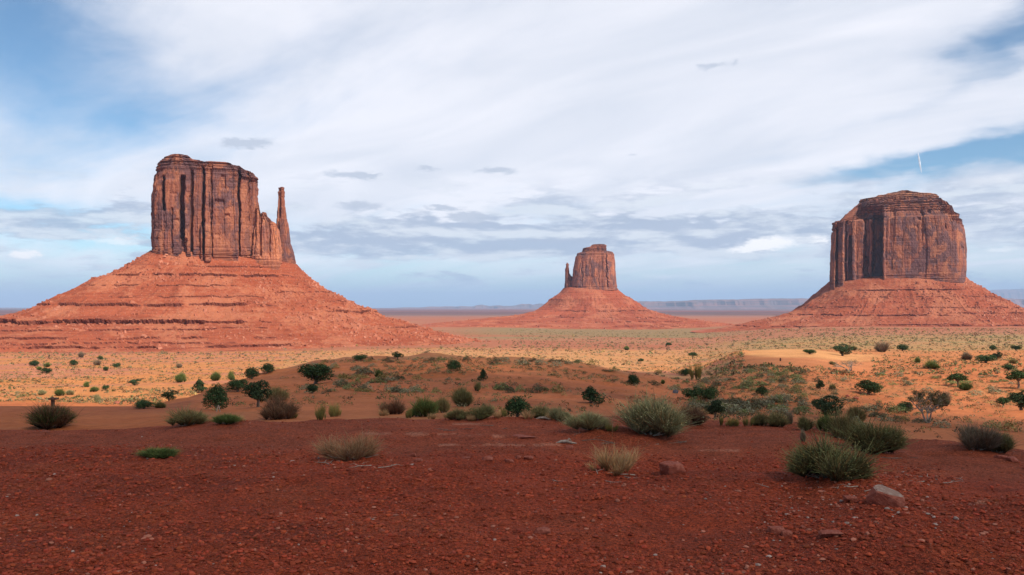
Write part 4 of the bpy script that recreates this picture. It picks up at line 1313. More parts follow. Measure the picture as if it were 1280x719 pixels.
def bare_parts(var, leafy):
    rg = np.random.default_rng(3000 + var)
    tubes, tips = [], []

    def grow(p, d, r, ln, lev):
        pts, rad = [p], [r]
        for q in range(3):
            d = d + rg.normal(size=3) * 0.20
            d[2] += 0.04
            d = d / np.linalg.norm(d)
            p = p + d * ln / 3
            pts.append(p)
            rad.append(r * (1 - 0.2 * (q + 1)))
        tubes.append(tube(pts, rad, 5))
        if lev == 0:
            tips.append(p)
            return
        for q in range(rg.integers(2, 4) + (1 if lev == 4 else 0)):
            d2 = d + rg.normal(size=3) * 0.62
            d2[2] = abs(d2[2]) * 0.7 + 0.08
            d2 /= np.linalg.norm(d2)
            grow(p, d2, r * 0.58, ln * 0.72, lev - 1)
    for q in range(3):
        a = q * 2.1
        grow(np.array([0.03 * math.cos(a), 0.03 * math.sin(a), -0.03]), np.array([0.55 * math.cos(a), 0.55 * math.sin(a), 0.9]), 0.045, 0.34, 4)
    v, c, f = join(tubes)
    tp = np.array(tips)
    lo, hi = v[:, 0].min(), v[:, 0].max()
    sc = np.array([1 / (hi - lo), 1 / (hi - lo), 1 / v[:, 2].max()])
    trunk = mesh_from('branches', v * sc, f, None, True, [M_PALEWOOD])
    P = np.repeat(tp * sc, leafy, 0) + rg.normal(size=(len(tp) * leafy, 3)) * 0.03
    V, C, Fc = leaves(P, rg.uniform(0.010, 0.024, len(P)), jit((0.15, 0.125, 0.058), len(P), rg), rg)
    return [('branches', trunk), ('foliage', mesh_from('foliage', V, Fc, C, False, [M_PLANT]))]


def plant_parts(kind, style, var):
    key = (kind, style, var)
    if key not in CACHE:
        CACHE[key] = juniper_parts(style, var) if kind == 'juniper' else bare_parts(var, 26 if style == 'leafy' else 5) if kind == 'bare' else brush_parts(style, var)
    return CACHE[key]


NAMES = {'juniper': ('juniper_tree', 'tree'), 'brush': ('desert_bush', 'bush'), 'grass': ('grass_tuft', 'grass'), 'bare': ('bare_tree', 'tree')}
GROUPS = {'juniper': 'dark junipers scattered over the dune and valley', 'brush': 'bushes growing among the red sand', 'grass': 'tufts of grass', 'bare': None}
BUSY = []
COUNT = [0]


def plant(kind, style, px, py, w, h, label, var=None, group=None, name=None, loc=None):
    COUNT[0] += 1
    var = COUNT[0] % 3 if var is None else var
    x, d, z = hit(px, py) if loc is None else loc
    parts = plant_parts('brush' if kind == 'grass' else kind, style, var)
    W, H = w * d / F, h * d / F
    if kind == 'brush' and w >= 26:
        W, H = W * 0.94, H * 0.87
    nm, cat = NAMES[kind]
    rz = random.uniform(0, 6.28)
    sc = (W, W * random.uniform(0.8, 1.0), H)
    BUSY.append((px, py, w, d))
    if len(parts) == 1:
        root = link(nm, parts[0][1], loc=(x, d, z))
    else:
        root = bpy.data.objects.new(nm, None)
        COL.objects.link(root)
        root.location = (x, d, z)
        root.empty_display_size = 0.1
        for pn, me in parts:
            link(pn, me, root)
    root.rotation_euler = (0, 0, rz)
    root.scale = sc
    tag(root, label, cat, group or GROUPS[kind])
    return root


PLANTS = [
    # bushes along the rim of the bluff and on it
    ('brush', 'mixed', 63, 536, 70, 31, 'brown and dark green bush spreading on the rim before the flat sandy pull-out'),
    ('brush', 'olive', 234, 532, 52, 20, 'khaki mounded bush on the rim at the right end of the sandy pull-out'),
    ('brush', 'green', 281, 530, 34, 13, 'low green bush on the rim just right of the khaki mounded bush'),
    ('brush', 'brown', 345, 524, 48, 28, 'russet brown twiggy bush on the rim in front of a dark juniper'),
    ('grass', 'yellow', 402, 525, 14, 19, 'thin yellow-green grass tuft, left one of two standing apart on the rim'),
    ('grass', 'yellow', 419, 521, 17, 17, 'rounded yellow-green grass tuft, right one of two standing apart on the rim'),
    ('brush', 'green', 197, 571, 52, 12, 'flat bright green plant lying alone on the red gravel'),
    ('brush', 'dry', 441, 574, 86, 36, 'dry tangled straw and grey bush alone on the red gravel'),
    ('grass', 'straw', 768, 589, 80, 30, 'pale straw coloured grass clump on the red gravel'),
    ('brush', 'brown', 494, 518, 34, 20, 'reddish brown bush, first in the row of bushes along the middle rim'),
    ('brush', 'green', 527, 521, 38, 25, 'bright green bush in the row along the middle rim'),
    ('grass', 'yellow', 511, 523, 9, 12, 'tiny olive tuft at the foot of the bright green rim bush'),
    ('brush', 'olive', 552, 516, 22, 18, 'olive bush with pale stems right of the bright green rim bush'),
    ('brush', 'dark', 577, 508, 30, 24, 'dark open bush rising above the row in the middle of the rim'),
    ('brush', 'olive', 573, 525, 28, 14, 'low yellowish bush at the foot of the dark open bush'),
    ('brush', 'dark', 602, 523, 38, 17, 'low dark green bush right of the dark open bush on the rim'),
    ('juniper', 'dome', 647, 521, 29, 24, 'round blackish juniper shrub sitting on the rim among yellow grass'),
    ('grass', 'yellow', 630, 521, 9, 11, 'yellow tuft against the left side of the round blackish shrub'),
    ('brush', 'olive', 677, 522, 36, 15, 'loose olive bush right of the round blackish rim shrub'),
    ('brush', 'sage', 703, 526, 30, 16, 'small grey-green bush left of the wide sage clump'),
    ('brush', 'sage', 739, 537, 56, 22, 'low wide grey-green sage clump left of the largest rim bush'),
    ('brush', 'sage', 812, 544, 86, 47, 'largest grey-green bush on the rim, with upright wiry stems'),
    ('brush', 'brown', 865, 530, 38, 24, 'rust brown bush right behind the largest grey-green rim bush'),
    ('juniper', 'ragged', 894, 523, 20, 22, 'small dark juniper beside the rust brown bush'),
    ('grass', 'yellow', 902, 532, 9, 13, 'small green-yellow tuft below the small dark juniper'),
    ('brush', 'olive', 951, 532, 20, 14, 'small olive bush, left of a pair on the rim'),
    ('brush', 'olive', 971, 533, 30, 16, 'wider olive bush, right of a pair on the rim'),
    ('brush', 'dark', 1007, 538, 26, 17, 'small dark olive bush left of the tall wispy one'),
    ('juniper', 'ragged', 1033, 523, 36, 26, 'ragged black-green juniper on the slope behind the front bushes'),
    ('brush', 'green', 1034, 540, 26, 22, 'green bush directly below the ragged black-green juniper'),
    ('brush', 'olive', 1070, 527, 22, 18, 'dull olive bush on the slope right of the ragged juniper'),
    ('brush', 'olive', 1056, 549, 36, 34, 'tall wispy pale olive bush between the two big front bushes'),
    ('brush', 'dark', 1095, 565, 66, 40, 'big brownish green bush behind the frontmost bush'),
    ('brush', 'dark', 1034, 599, 104, 47, 'frontmost and widest dark green bush beside the pale stony mound'),
    ('brush', 'grey', 1222, 562, 52, 34, 'taupe feathery bush on the far right rim'),
    ('brush', 'dark', 1246, 566, 34, 26, 'dark green bush tucked against the taupe feathery bush'),
    ('brush', 'grey', 988, 530, 8, 15, 'thin dark dead stalk standing on the rim right of the olive pair'),
    ('brush', 'grey', 1004, 552, 8, 14, 'thin dead stalk standing just behind the frontmost bush'),
    # dune, left part
    ('juniper', 'ragged', 323, 509, 32, 32, 'tall dark juniper above the russet brown bush'),
    ('brush', 'olive', 346, 501, 28, 18, 'olive bush leaning against the tall dark juniper'),
    ('juniper', 'dome', 270, 513, 28, 31, 'dark round-headed juniper with a pale stake at its foot'),
    ('juniper', 'cone', 249, 491, 17, 16, 'small pointed dark juniper left of the round-headed one'),
    ('juniper', 'low', 297, 490, 23, 15, 'squat dark juniper below the two clipped domes'),
    ('juniper', 'dome', 315, 474, 18, 14, 'left one of two dome shaped dark junipers on the dune crest'),
    ('juniper', 'dome', 334, 467, 15, 12, 'right one of two dome shaped dark junipers on the dune crest'),
    ('juniper', 'low', 395, 480, 37, 24, 'wide spreading juniper, largest tree on the upper dune'),
    ('juniper', 'low', 390, 492, 15, 11, 'small dark bushy juniper just below the wide spreading one'),
    ('juniper', 'low', 180, 511, 28, 10, 'low creeping dark juniper at the far edge of the sandy pull-out'),
    ('brush', 'dark', 201, 510, 16, 7, 'little dark bush right of the creeping juniper by the pull-out'),
    ('juniper', 'ragged', 211, 501, 17, 12, 'small green juniper behind the creeping one by the pull-out'),
    ('brush', 'green', 227, 478, 15, 11, 'round green bush at the foot of the sunlit flat left of the pointed juniper'),
    ('brush', 'green', 271, 476, 15, 10, 'pale green bush on sunlit sand left of the dome junipers'),
    ('brush', 'green', 290, 475, 8, 10, 'slim pale green bush between the pale bush and the dome junipers'),
    # dune, middle
    ('juniper', 'low', 450, 451, 17, 7, 'flat dark juniper on the sunlit crest below the left butte'),
    ('juniper', 'ragged', 497, 449, 12, 9, 'grey-green juniper on the sunlit crest right of the flat dark one'),
    ('juniper', 'dome', 567, 464, 17, 13, 'rounded dark juniper on the middle of the dune crest'),
    ('juniper', 'cone', 604, 476, 11, 14, 'narrow upright dark juniper alone on the shaded dune'),
    ('brush', 'dark', 597, 489, 10, 10, 'small spiky dark bush below the narrow upright juniper'),
    ('brush', 'green', 473, 472, 10, 9, 'small green bush on the dune face below the crest'),
    ('juniper', 'cone', 738, 504, 27, 20, 'dark triangular juniper on the dune face'),
    ('juniper', 'dome', 792, 482, 14, 13, 'small round dark juniper on the dune right of the triangular one'),
    ('juniper', 'low', 868, 500, 26, 15, 'left half of a joined pair of dark junipers in the wash'),
    ('juniper', 'low', 887, 502, 24, 18, 'right half of a joined pair of dark junipers in the wash'),
    ('brush', 'green', 829, 480, 7, 5, 'tiny green bush in the wash left of the joined pair of junipers'),
    # hollow and right hill
    ('juniper', 'umbrella', 866, 449, 12, 9, 'tiny leafy tree on bright sand beyond the wash'),
    ('juniper', 'low', 857, 470, 13, 8, 'small spreading green tree at the mouth of the wash'),
    ('brush', 'yellow', 869, 474, 18, 20, 'tall yellow-green shrub at the mouth of the wash'),
    ('juniper', 'dome', 952, 495, 13, 12, 'round dark juniper alone on the brushy hill flank'),
    ('juniper', 'ragged', 1025, 488, 11, 12, 'narrow dark juniper on the hill below the bare sand'),
    ('brush', 'dark', 1041, 487, 10, 6, 'small dark cushion bush right of the narrow juniper on the hill'),
    ('juniper', 'low', 1086, 493, 29, 17, 'wide dark juniper in the middle of the right hill'),
    ('bare', 'dead', 1062, 464, 30, 14, 'grey half-dead tree collapsed on the hill crest beside bare sand'),
    ('juniper', 'low', 1012, 443, 14, 6, 'flat green bush at the back edge of the bare sand'),
    ('juniper', 'ragged', 1053, 445, 25, 14, 'green spreading juniper behind the bare sand'),
    ('brush', 'dark', 1068, 438, 9, 5, 'small dark bush right behind the spreading juniper by the bare sand'),
    ('brush', 'olive', 1040, 456, 8, 4, 'small low bush on the edge of bare sand above the dead tree'),
    ('brush', 'grey', 1103, 440, 16, 12, 'grey leafless looking bush on the plain right of the bare sand'),
    ('juniper', 'low', 1128, 439, 14, 8, 'small rounded juniper right of the grey leafless bush'),
    ('brush', 'green', 1146, 454, 8, 7, 'small green bush on orange soil left of the oval green one'),
    ('brush', 'green', 1167, 461, 17, 9, 'oval bright green bush on orange soil'),
    ('juniper', 'umbrella', 1197, 484, 22, 17, 'umbrella shaped tree with a clear trunk on the right slope'),
    ('brush', 'green', 1206, 488, 18, 9, 'green bush at the foot of the umbrella shaped tree'),
    ('juniper', 'low', 1132, 516, 19, 13, 'small blue-green juniper left of the bare twisted tree'),
    ('bare', 'leafy', 1160, 529, 44, 41, 'twisted nearly bare tree with forked pale trunk on the right slope'),
    ('brush', 'grey', 1183, 508, 17, 17, 'grey-green bush at the right side of the bare twisted tree'),
    ('brush', 'grey', 1209, 450, 13, 9, 'grey-brown round bush on the orange flat at right'),
    ('juniper', 'low', 1232, 454, 22, 10, 'long dark green thicket on the orange flat at right'),
    ('juniper', 'ragged', 1246, 450, 11, 10, 'rounded tree at the right end of the long thicket'),
    ('juniper', 'low', 1241, 438, 10, 6, 'left one of two far bushes on the grassy strip near the right edge'),
    ('juniper', 'low', 1270, 438, 12, 6, 'right one of two far bushes on the grassy strip near the right edge'),
    ('brush', 'olive', 1266, 455, 11, 6, 'dull bush on the flat right of the long thicket'),
    ('juniper', 'low', 1261, 463, 17, 7, 'low green bush above the tall edge tree'),
    ('juniper', 'umbrella', 1273, 486, 24, 23, 'tree with leaning dark trunk cut by the right edge of view'),
    ('juniper', 'low', 1254, 507, 14, 10, 'small olive bush left of the lowest edge tree'),
    ('juniper', 'ragged', 1276, 513, 28, 24, 'lowest green tree at the right edge of view'),
    # sunlit valley below the left butte
    ('juniper', 'low', 43, 458, 13, 7, 'largest dark bush on the far sunlit flat below the left butte'),
    ('brush', 'green', 60, 459, 9, 5, 'green bush just right of the largest far bush below the left butte'),
    ('juniper', 'low', 58, 467, 11, 7, 'dark bush below the pair on the far sunlit flat'),
    ('brush', 'green', 49, 463, 7, 4, 'tiny bush left of the dark lower one on the far sunlit flat'),
    ('juniper', 'dome', 92, 457, 9, 7, 'round dark bush third from the left on the far sunlit flat'),
    ('brush', 'grey', 122, 457, 9, 7, 'grey bush with a dark twin above it on the far flat'),
    ('juniper', 'dome', 125, 450, 6, 5, 'small dark bush directly above the grey one on the far flat'),
    ('juniper', 'low', 132, 464, 7, 5, 'dark dot-like bush below the grey one on the far flat'),
    ('juniper', 'low', 146, 460, 9, 6, 'dark bush at the right end of the far row below the butte'),
    ('brush', 'grey', 101, 447, 8, 7, 'pale grey bush at the very foot of the left butte slope'),
    ('brush', 'green', 75, 495, 12, 8, 'green bush on sunlit ground behind the wooden T-shaped post'),
    ('brush', 'green', 108, 484, 8, 6, 'small green bush on sunlit flat, highest of the group right of the post'),
    ('brush', 'green', 117, 490, 13, 6, 'flat green bush in the group right of the wooden post'),
    ('juniper', 'low', 132, 488, 8, 6, 'dark small bush in the group right of the wooden post'),
    ('juniper', 'ragged', 168, 482, 12, 8, 'dark bush alone on sunlit flat above the creeping juniper'),
    ('brush', 'sage', 52, 494, 11, 6, 'grey-green bush on sunlit ground left of the wooden post'),
    ('brush', 'sage', 87, 494, 9, 6, 'small grey-green bush right of the bush behind the wooden post'),
    ('brush', 'sage', 123, 503, 9, 9, 'tall grey bush on sunlit ground left of the dark block'),
    ('brush', 'grey', 224, 460, 7, 6, 'grey dot-like bush on the far flat above the round green bush'),
    ('juniper', 'umbrella', 836, 435, 7, 7, 'tiny far tree on the yellow plain, right of the middle butte'),
    ('juniper', 'umbrella', 801, 455, 7, 7, 'tiny tree on the yellow plain above the small round dune juniper'),
    ('brush', 'green', 783, 438, 6, 5, 'tiny far green bush on the yellow plain below the middle butte'),
]
for p in PLANTS:
    plant(*p)
for gx_, gy_, gw_, gh_ in ((560, 523, 14, 9), (590, 526, 18, 9), (622, 523, 14, 10), (660, 524, 18, 11), (690, 525, 16, 10), (719, 530, 14, 10),
                           (765, 540, 16, 10), (845, 535, 14, 12), (915, 533, 18, 11), (935, 533, 14, 12), (540, 524, 12, 8), (480, 520, 14, 9), (300, 527, 16, 8), (365, 523, 16, 9)):
    plant('grass', 'yellow' if int(gx_) % 2 else 'straw', gx_, gy_, gw_, gh_, 'small tawny grass tuft filling a gap between bushes on the rim', group='tawny tufts between the rim bushes')


# ------------------------------------------------------------------ low scrub on the dune and the hill: single shrubs, then the uncountable rest
def scrub_mesh(style, var, n):
    rg = np.random.default_rng(4000 + var + hash_s(style))
    cols = {'grey': (0.25, 0.22, 0.125), 'green': (0.19, 0.20, 0.075), 'dark': (0.105, 0.088, 0.045), 'gold': (0.30, 0.215, 0.075)}[style]
    a = rg.uniform(0, 6.283, n)
    r = 0.5 * np.sqrt(rg.random(n))
    edge = 1 + .22 * np.sin(3 * a + var) + .12 * np.sin(5 * a + 2 * var)
    top = np.sqrt(np.clip(1 - (r / 0.5) ** 2, 0, 1)) * (0.75 + 0.5 * vnoise(r * np.cos(a) * 6 + var, r * np.sin(a) * 6, seed=var + 2))
    P = np.stack([r * np.cos(a) * edge, r * np.sin(a) * edge, np.clip(top * rg.uniform(0.35, 1.0, n) ** 0.5, 0.02, 1.3)], 1)
    return leaves(P, rg.uniform(0.03, 0.075, n), jit(cols, n, rg, 0.35), rg)


def shrub_individuals():
    rg = np.random.default_rng(77)
    meshes = {}
    for st in ('grey', 'green', 'dark', 'gold'):
        for v in range(3):
            V, C, Fc = scrub_mesh(st, v, 520)
            meshes[(st, v)] = mesh_from('low_shrub', V, Fc, C, False, [M_PLANT])
    specs = [
        # (column range, row range, count, style weights, label)
        ((860, 1010), (456, 520), 125, (.42, .33, .20, .05), 'low grey-green scrub clump on the brushy shaded flank of the right hill'),
        ((380, 860), (450, 492), 95, (.28, .14, .38, .20), 'low dark scrub clump dotting the shaded dune in front of the middle butte'),
        ((1020, 1280), (450, 540), 70, (.35, .25, .30, .10), 'low scrub clump on the orange slope at the right'),
    ]
    for (x0, x1), (y0, y1), n, w, label in specs:
        got = 0
        tries = 0
        while got < n and tries < n * 40:
            tries += 1
            px = rg.uniform(x0, x1)
            py = rg.uniform(y0, y1)
            if x1 == 1010 and py < 456 + max(0, (900 - px)) * 0.3:
                continue
            if any(abs(px - b[0]) < b[2] * 0.45 and -6 < b[1] - py < 10 for b in BUSY[:70]):
                continue
            x, d, z = hit(px, py)
            if d < 42 or d > 260:
                continue
            if fbm(np.array([x * 0.05]), np.array([d * 0.05]), o=3, seed=71)[0] < -0.25:
                continue
            if 925 < px < 1110 and py < 462:
                continue
            st = ('grey', 'green', 'dark', 'gold')[rg.choice(4, p=w)]
            o = link('low_shrub', meshes[(st, int(rg.integers(0, 3)))], loc=(x, d, z - 0.03))
            W = rg.uniform(0.5, 1.35) * (1.0 if d < 90 else 1.25)
            o.scale = (W * rg.uniform(0.8, 1.35), W, W * rg.uniform(0.38, 0.6))
            o.rotation_euler = (0, 0, rg.uniform(-0.5, 0.5))
            tag(o, label, 'shrub', label.replace('clump', 'clumps'))
            got += 1


shrub_individuals()


def scrub_stuff():
    """the countless small plants of the valley floor"""
    rg = np.random.default_rng(88)
    out = []
    n = 66000
    px = rg.uniform(-30, 1310, n)
    py = 411 + (548 - 411) * rg.random(n) ** 1.35
    X, D, ok = hit_many(px, py)
    f = fbm(X * 0.018, D * 0.03, o=3, seed=72)
    f2 = fbm(X * 0.10, D * 0.10, o=2, seed=73)
    bare = (px > 930) & (px < 1090) & (D > 168) & (D < 300)
    pull = (px < 262) & (D < 62)
    keep = ok & (D > 24) & (D < 2300) & (f + 0.6 * f2 + rg.uniform(-.9, .9, n) > -0.25) & ~bare & ~pull
    keep &= ~((D < 130) & (rg.random(n) < 0.36))
    keep &= ~((D < 85) & (px < 860) & (rg.random(n) < 0.80))
    keep &= ~((D < 75) & (px > 980) & (rg.random(n) < 0.65))
    keep &= ~((D > 80) & (D < 220) & (px < 900) & (f + 0.7 * f2 < -0.05))
    keep &= ~((D > 900) & (px > 250) & (px < 640) & (rg.random(n) < 0.75))
    flank = (px > 850) & (px < 1010) & (D > 45) & (D < 215)
    keep &= ~((D < 215) & (px > 850) & ~flank & (rg.random(n) < 0.35))
    X, D, px = X[keep], D[keep], px[keep]
    Z = terrain(X, D)
    pal = np.array([(0.20, 0.170, 0.090), (0.135, 0.140, 0.054), (0.095, 0.068, 0.038), (0.32, 0.220, 0.080), (0.25, 0.120, 0.054)])
    for near, k in ((True, 34), (False, 12)):
        q = (D < 150) == near
        x_, d_, z_ = X[q], D[q], Z[q]
        n = len(x_)
        kind = rg.random(n)
        W = np.where(d_ < 150, rg.uniform(0.14, 0.62, n) ** 1.2, rg.uniform(0.35, 1.25, n)) * np.where(d_ > 150, np.clip(d_ / 450, 0.62, 2.4), 1.0)
        W = np.where((d_ > 150) & (rg.random(n) < 0.06), W * 1.9, W)
        a = rg.uniform(0, 6.283, (n, k))
        r = 0.5 * np.sqrt(rg.random((n, k)))
        P = np.stack([x_[:, None] + W[:, None] * r * np.cos(a) * 1.15, d_[:, None] + W[:, None] * r * np.sin(a),
                      z_[:, None] + 0.62 * W[:, None] * np.sqrt(1 - (r / .5) ** 2) * rg.uniform(.3, 1, (n, k))], -1).reshape(-1, 3)
        ci = np.where(kind < .28, 0, np.where(kind < .52, 1, np.where(kind < .76, 2, np.where(kind < .90, 3, 4))))
        col = np.repeat(pal[ci], k, 0) * rg.uniform(.7, 1.25, (n * k, 1))
        out.append(leaves(P, np.repeat(W, k) * (rg.uniform(0.07, 0.14, n * k) if near else rg.uniform(0.15, 0.27, n * k)), col, rg))
    V, C, Fc = join(out)
    o = link('scrub_vegetation', mesh_from('scrub_vegetation', V, Fc, C, False, [M_PLANT]))
    tag(o, kind='stuff')


scrub_stuff()


# ------------------------------------------------------------------ gravel, stones and rocks
def gravel():
    rg = np.random.default_rng(99)
    t = (1 + 5 ** .5) / 2
    ico = np.array([(-1, t, 0), (1, t, 0), (-1, -t, 0), (1, -t, 0), (0, -1, t), (0, 1, t), (0, -1, -t), (0, 1, -t), (t, 0, -1), (t, 0, 1), (-t, 0, -1), (-t, 0, 1)], float) / 1.9
    fi = np.array([(0, 11, 5), (0, 5, 1), (0, 1, 7), (0, 7, 10), (0, 10, 11), (1, 5, 9), (5, 11, 4), (11, 10, 2), (10, 7, 6), (7, 1, 8), (3, 9, 4), (3, 4, 2), (3, 2, 6), (3, 6, 8), (3, 8, 9), (4, 9, 5), (2, 4, 11), (6, 2, 10), (8, 6, 7), (9, 8, 1)])
    n = 150000
    d = 4.6 + 13.2 * rg.random(n) ** 1.35
    px = rg.uniform(-60, 1340, n)
    X = (px - 640) / F * d
    dens = fbm(X * 0.8, d * 0.8, o=3, seed=95)
    ter = sstep(11.4, 12.6, d) * (1 - 0.0 * px)
    mound = np.exp(-((px - 1060) / 110) ** 2 - ((d - 8.4) / 1.2) ** 2)
    right = sstep(1130, 1200, px) * sstep(8.4, 9.2, d)
    p = np.clip(0.75 + 0.5 * dens, 0.1, 1) * (1 - 0.88 * np.maximum(ter, right)) + 0.5 * mound
    k_ = rg.random(n) < p
    d, X, px, mound, ter = d[k_], X[k_], px[k_], mound[k_], ter[k_]
    n = len(d)
    Z = terrain(X, d)
    s = 0.0042 * (0.027 / 0.0042) ** (rg.random(n) ** 3.2)
    s = s * (1 - 0.25 * ter)
    B = ico[None] * (1 + rg.uniform(-.3, .3, (n, 12, 1)))
    B = B * (s[:, None] * np.stack([rg.uniform(.8, 1.4, n), rg.uniform(.7, 1.1, n), rg.uniform(.35, .8, n)], 1))[:, None, :]
    a = rg.uniform(0, 6.283, n)[:, None]
    x, y = B[..., 0] * np.cos(a) - B[..., 1] * np.sin(a), B[..., 0] * np.sin(a) + B[..., 1] * np.cos(a)
    V = np.stack([x + X[:, None], y + d[:, None], B[..., 2] + Z[:, None] + (s * 0.22)[:, None]], -1)
    base = np.array([0.265, 0.048, 0.021])[None] * rg.uniform(0.5, 1.3, (n, 1)) * (1 + rg.uniform(-.12, .12, (n, 3)))
    pink = rg.random(n) < (0.03 + 0.10 * mound)
    base[pink] = np.array([0.36, 0.13, 0.080])[None] * rg.uniform(.7, 1.2, (pink.sum(), 1))
    pale = rg.random(n) < (0.004 + 0.06 * mound)
    base[pale] = np.array([0.36, 0.25, 0.20])[None] * rg.uniform(.6, 1.15, (pale.sum(), 1))
    Fc = (fi[None] + np.arange(n)[:, None, None] * 12).reshape(-1, 3)
    o = link('gravel', mesh_from('gravel', V.reshape(-1, 3), Fc, np.repeat(base, 12, 0), False, [M_GRAVEL]))
    tag(o, kind='stuff')


gravel()

M_ROCKTOP = rock_material('pale_lichen_face', (0.25, 0.150, 0.110), (0.31, 0.215, 0.165), 14)
M_BLUEROCK = rock_material('blue_grey_rock', (0.09, 0.085, 0.10), (0.12, 0.11, 0.12), 6)


def rock_mesh(seed, n=26, flat=0.55, pale=False, mat=None, blocky=0.6):
    rg = np.random.default_rng(seed)
    bm = bmesh.new()
    for _ in range(n):
        v = rg.normal(size=3)
        v /= np.linalg.norm(v)
        b = np.sign(v) * np.abs(v) ** (1 - blocky * 0.75)
        b = b / np.max(np.abs(b)) * (1 - 0.3 * rg.random()) * 0.62
        bm.verts.new((b[0], b[1] * 0.8, b[2] * flat))
    r = bmesh.ops.convex_hull(bm, input=bm.verts)
    junk = [e for e in r['geom_interior'] + r['geom_unused'] if isinstance(e, bmesh.types.BMVert)]
    bmesh.ops.delete(bm, geom=list(set(junk)), context='VERTS')
    bmesh.ops.bevel(bm, geom=bm.edges[:], offset=0.025, segments=1, affect='EDGES')
    bmesh.ops.triangulate(bm, faces=bm.faces[:])
    bmesh.ops.subdivide_edges(bm, edges=bm.edges[:], cuts=1, use_grid_fill=True)
    for v in bm.verts:
        c = np.array([v.co.x, v.co.y, v.co.z])
        k_ = 1 + 0.05 * float(fbm(np.array([c[0] * 5]), np.array([c[1] * 5]), np.array([c[2] * 5 + .3]), o=3, seed=seed)[0])
        v.co *= k_
    bm.normal_update()
    me = bpy.data.meshes.new('rock')
    me.materials.append(mat or M_ROCK)
    if pale:
        me.materials.append(M_ROCKTOP)
        for f in bm.faces:
            if f.normal.z > 0.86:
                f.material_index = 1
    bm.to_mesh(me)
    bm.free()
    return me


def rock(px, py, w, h, label, seed, pale=False, rot=(0, 0, 0), mat=None, name='rock', group='rocks lying on the red ground', mesh=None, sink=0.3):
    x, d, z = hit(px, py)
    me = mesh or rock_mesh(seed, pale=pale, mat=mat)
    o = link(name, me)
    W, H = w * d / F, h * d / F
    o.scale = (W / 1.1, W / 1.15, H / 0.62)
    o.rotation_euler = rot
    o.location = (x, d + W * 0.3, z + H * 0.32)
    tag(o, label, 'rock', group)
    return o


rock(842, 593, 27, 15, 'squared red rock alone on the gravel right of the straw grass', 11, rot=(0.05, -0.05, 0.3))
rock(1111, 633, 42, 23, 'largest foreground rock, long and tilted, with a pale grey top face', 23, pale=True, rot=(0.12, 0.32, -0.2))
rock(712, 563, 9, 6, 'small dark cube-like stone on the clay left of the straw grass', 31)
rock(655, 548, 30, 3, 'thin flat reddish slab lying on the clay below the round blackish shrub', 37)
rock(609, 576, 14, 6, 'pinkish flat stone at the upper edge of the gravel', 41)
rock(637, 579, 11, 5, 'dark red stone right of the pinkish flat stone', 43)
rock(648, 574, 6, 5, 'smallest stone of the dark trio at the gravel edge', 47)
rock(661, 575, 12, 5, 'dark stone right of the smallest stone at the gravel edge', 53)
rock(523, 578, 11, 4, 'low dark stone on the clay right of the dry tangled bush', 59)
rock(517, 571, 6, 5, 'tiny dark stone above the low stone right of the dry bush', 61)
rock(583, 574, 9, 3, 'flat dark stone between the dry bush and the pinkish stone', 67)
rock(972, 668, 18, 9, 'broken red stone, left one of the pair deep in the foreground gravel', 71)
rock(984, 671, 13, 8, 'darker broken red stone, right one of the pair deep in the foreground gravel', 73)
rock(1064, 628, 14, 7, 'flat reddish stone left of the largest foreground rock', 79)
rock(1040, 672, 26, 7, 'wide low red stone right of the broken pair in the foreground gravel', 83)
rock(678, 668, 20, 8, 'flat red stone alone in the middle of the foreground gravel', 89)
rock(845, 492, 7, 5, 'blue-grey boulder in the wash', 97, mat=M_BLUEROCK)
rock(145, 505, 7, 3.5, 'dark square block at the far edge of the sandy pull-out', 101)
rock(281, 526, 13, 5, 'pale slab on the rim behind the low green bush', 103, mat=M_ROCKTOP)
rock(1060, 497, 5, 4, 'left one of two small dark boulders on the orange hill slope', 107)
rock(1071, 500, 6, 4, 'right one of two small dark boulders on the orange hill slope', 109)
rock(1268, 578, 15, 7, 'red block on the low ledge at the far right rim', 113)
rock(1253, 574, 12, 5, 'smaller red block left of the other one on the far right ledge', 127)


def scattered_stones():
    rg = np.random.default_rng(123)
    ms = [rock_mesh(200 + i, 20) for i in range(6)]
    for i in range(70):
        d = rg.uniform(5.8, 16)
        px = rg.uniform(0, 1280)
        x = (px - 640) / F * d
        s = rg.uniform(0.02, 0.045)
        o = link('stone', ms[i % 6], loc=(x, d, float(terrain(x, d)) + s * 0.12))
        o.scale = (s, s * rg.uniform(.7, 1.1), s * rg.uniform(.6, 1.0))
        o.rotation_euler = (rg.uniform(-.2, .2), rg.uniform(-.2, .2), rg.uniform(0, 6.28))
        tag(o, 'fist sized red stone loose on the foreground gravel', 'stone', 'fist sized stones on the foreground gravel')


scattered_stones()


# ------------------------------------------------------------------ small man-made things and dead wood
def bm_box(bm, c, s, rot=None):
    r = bmesh.ops.create_cube(bm, size=1)
    M = Matrix.Translation(c) @ (rot.to_4x4() if rot else Matrix.Identity(4)) @ Matrix.Diagonal((*s, 1))
    bmesh.ops.transform(bm, matrix=M, verts=r['verts'])
    bmesh.ops.bevel(bm, geom=list({e for v in r['verts'] for e in v.link_edges}), offset=min(s) * 0.12, segments=1, affect='EDGES')


def bm_obj(name, bm, mat, parent=None):
    me = bpy.data.meshes.new(name)
    bm.to_mesh(me)
    bm.free()
    me.materials.append(mat)
    return link(name, me, parent)


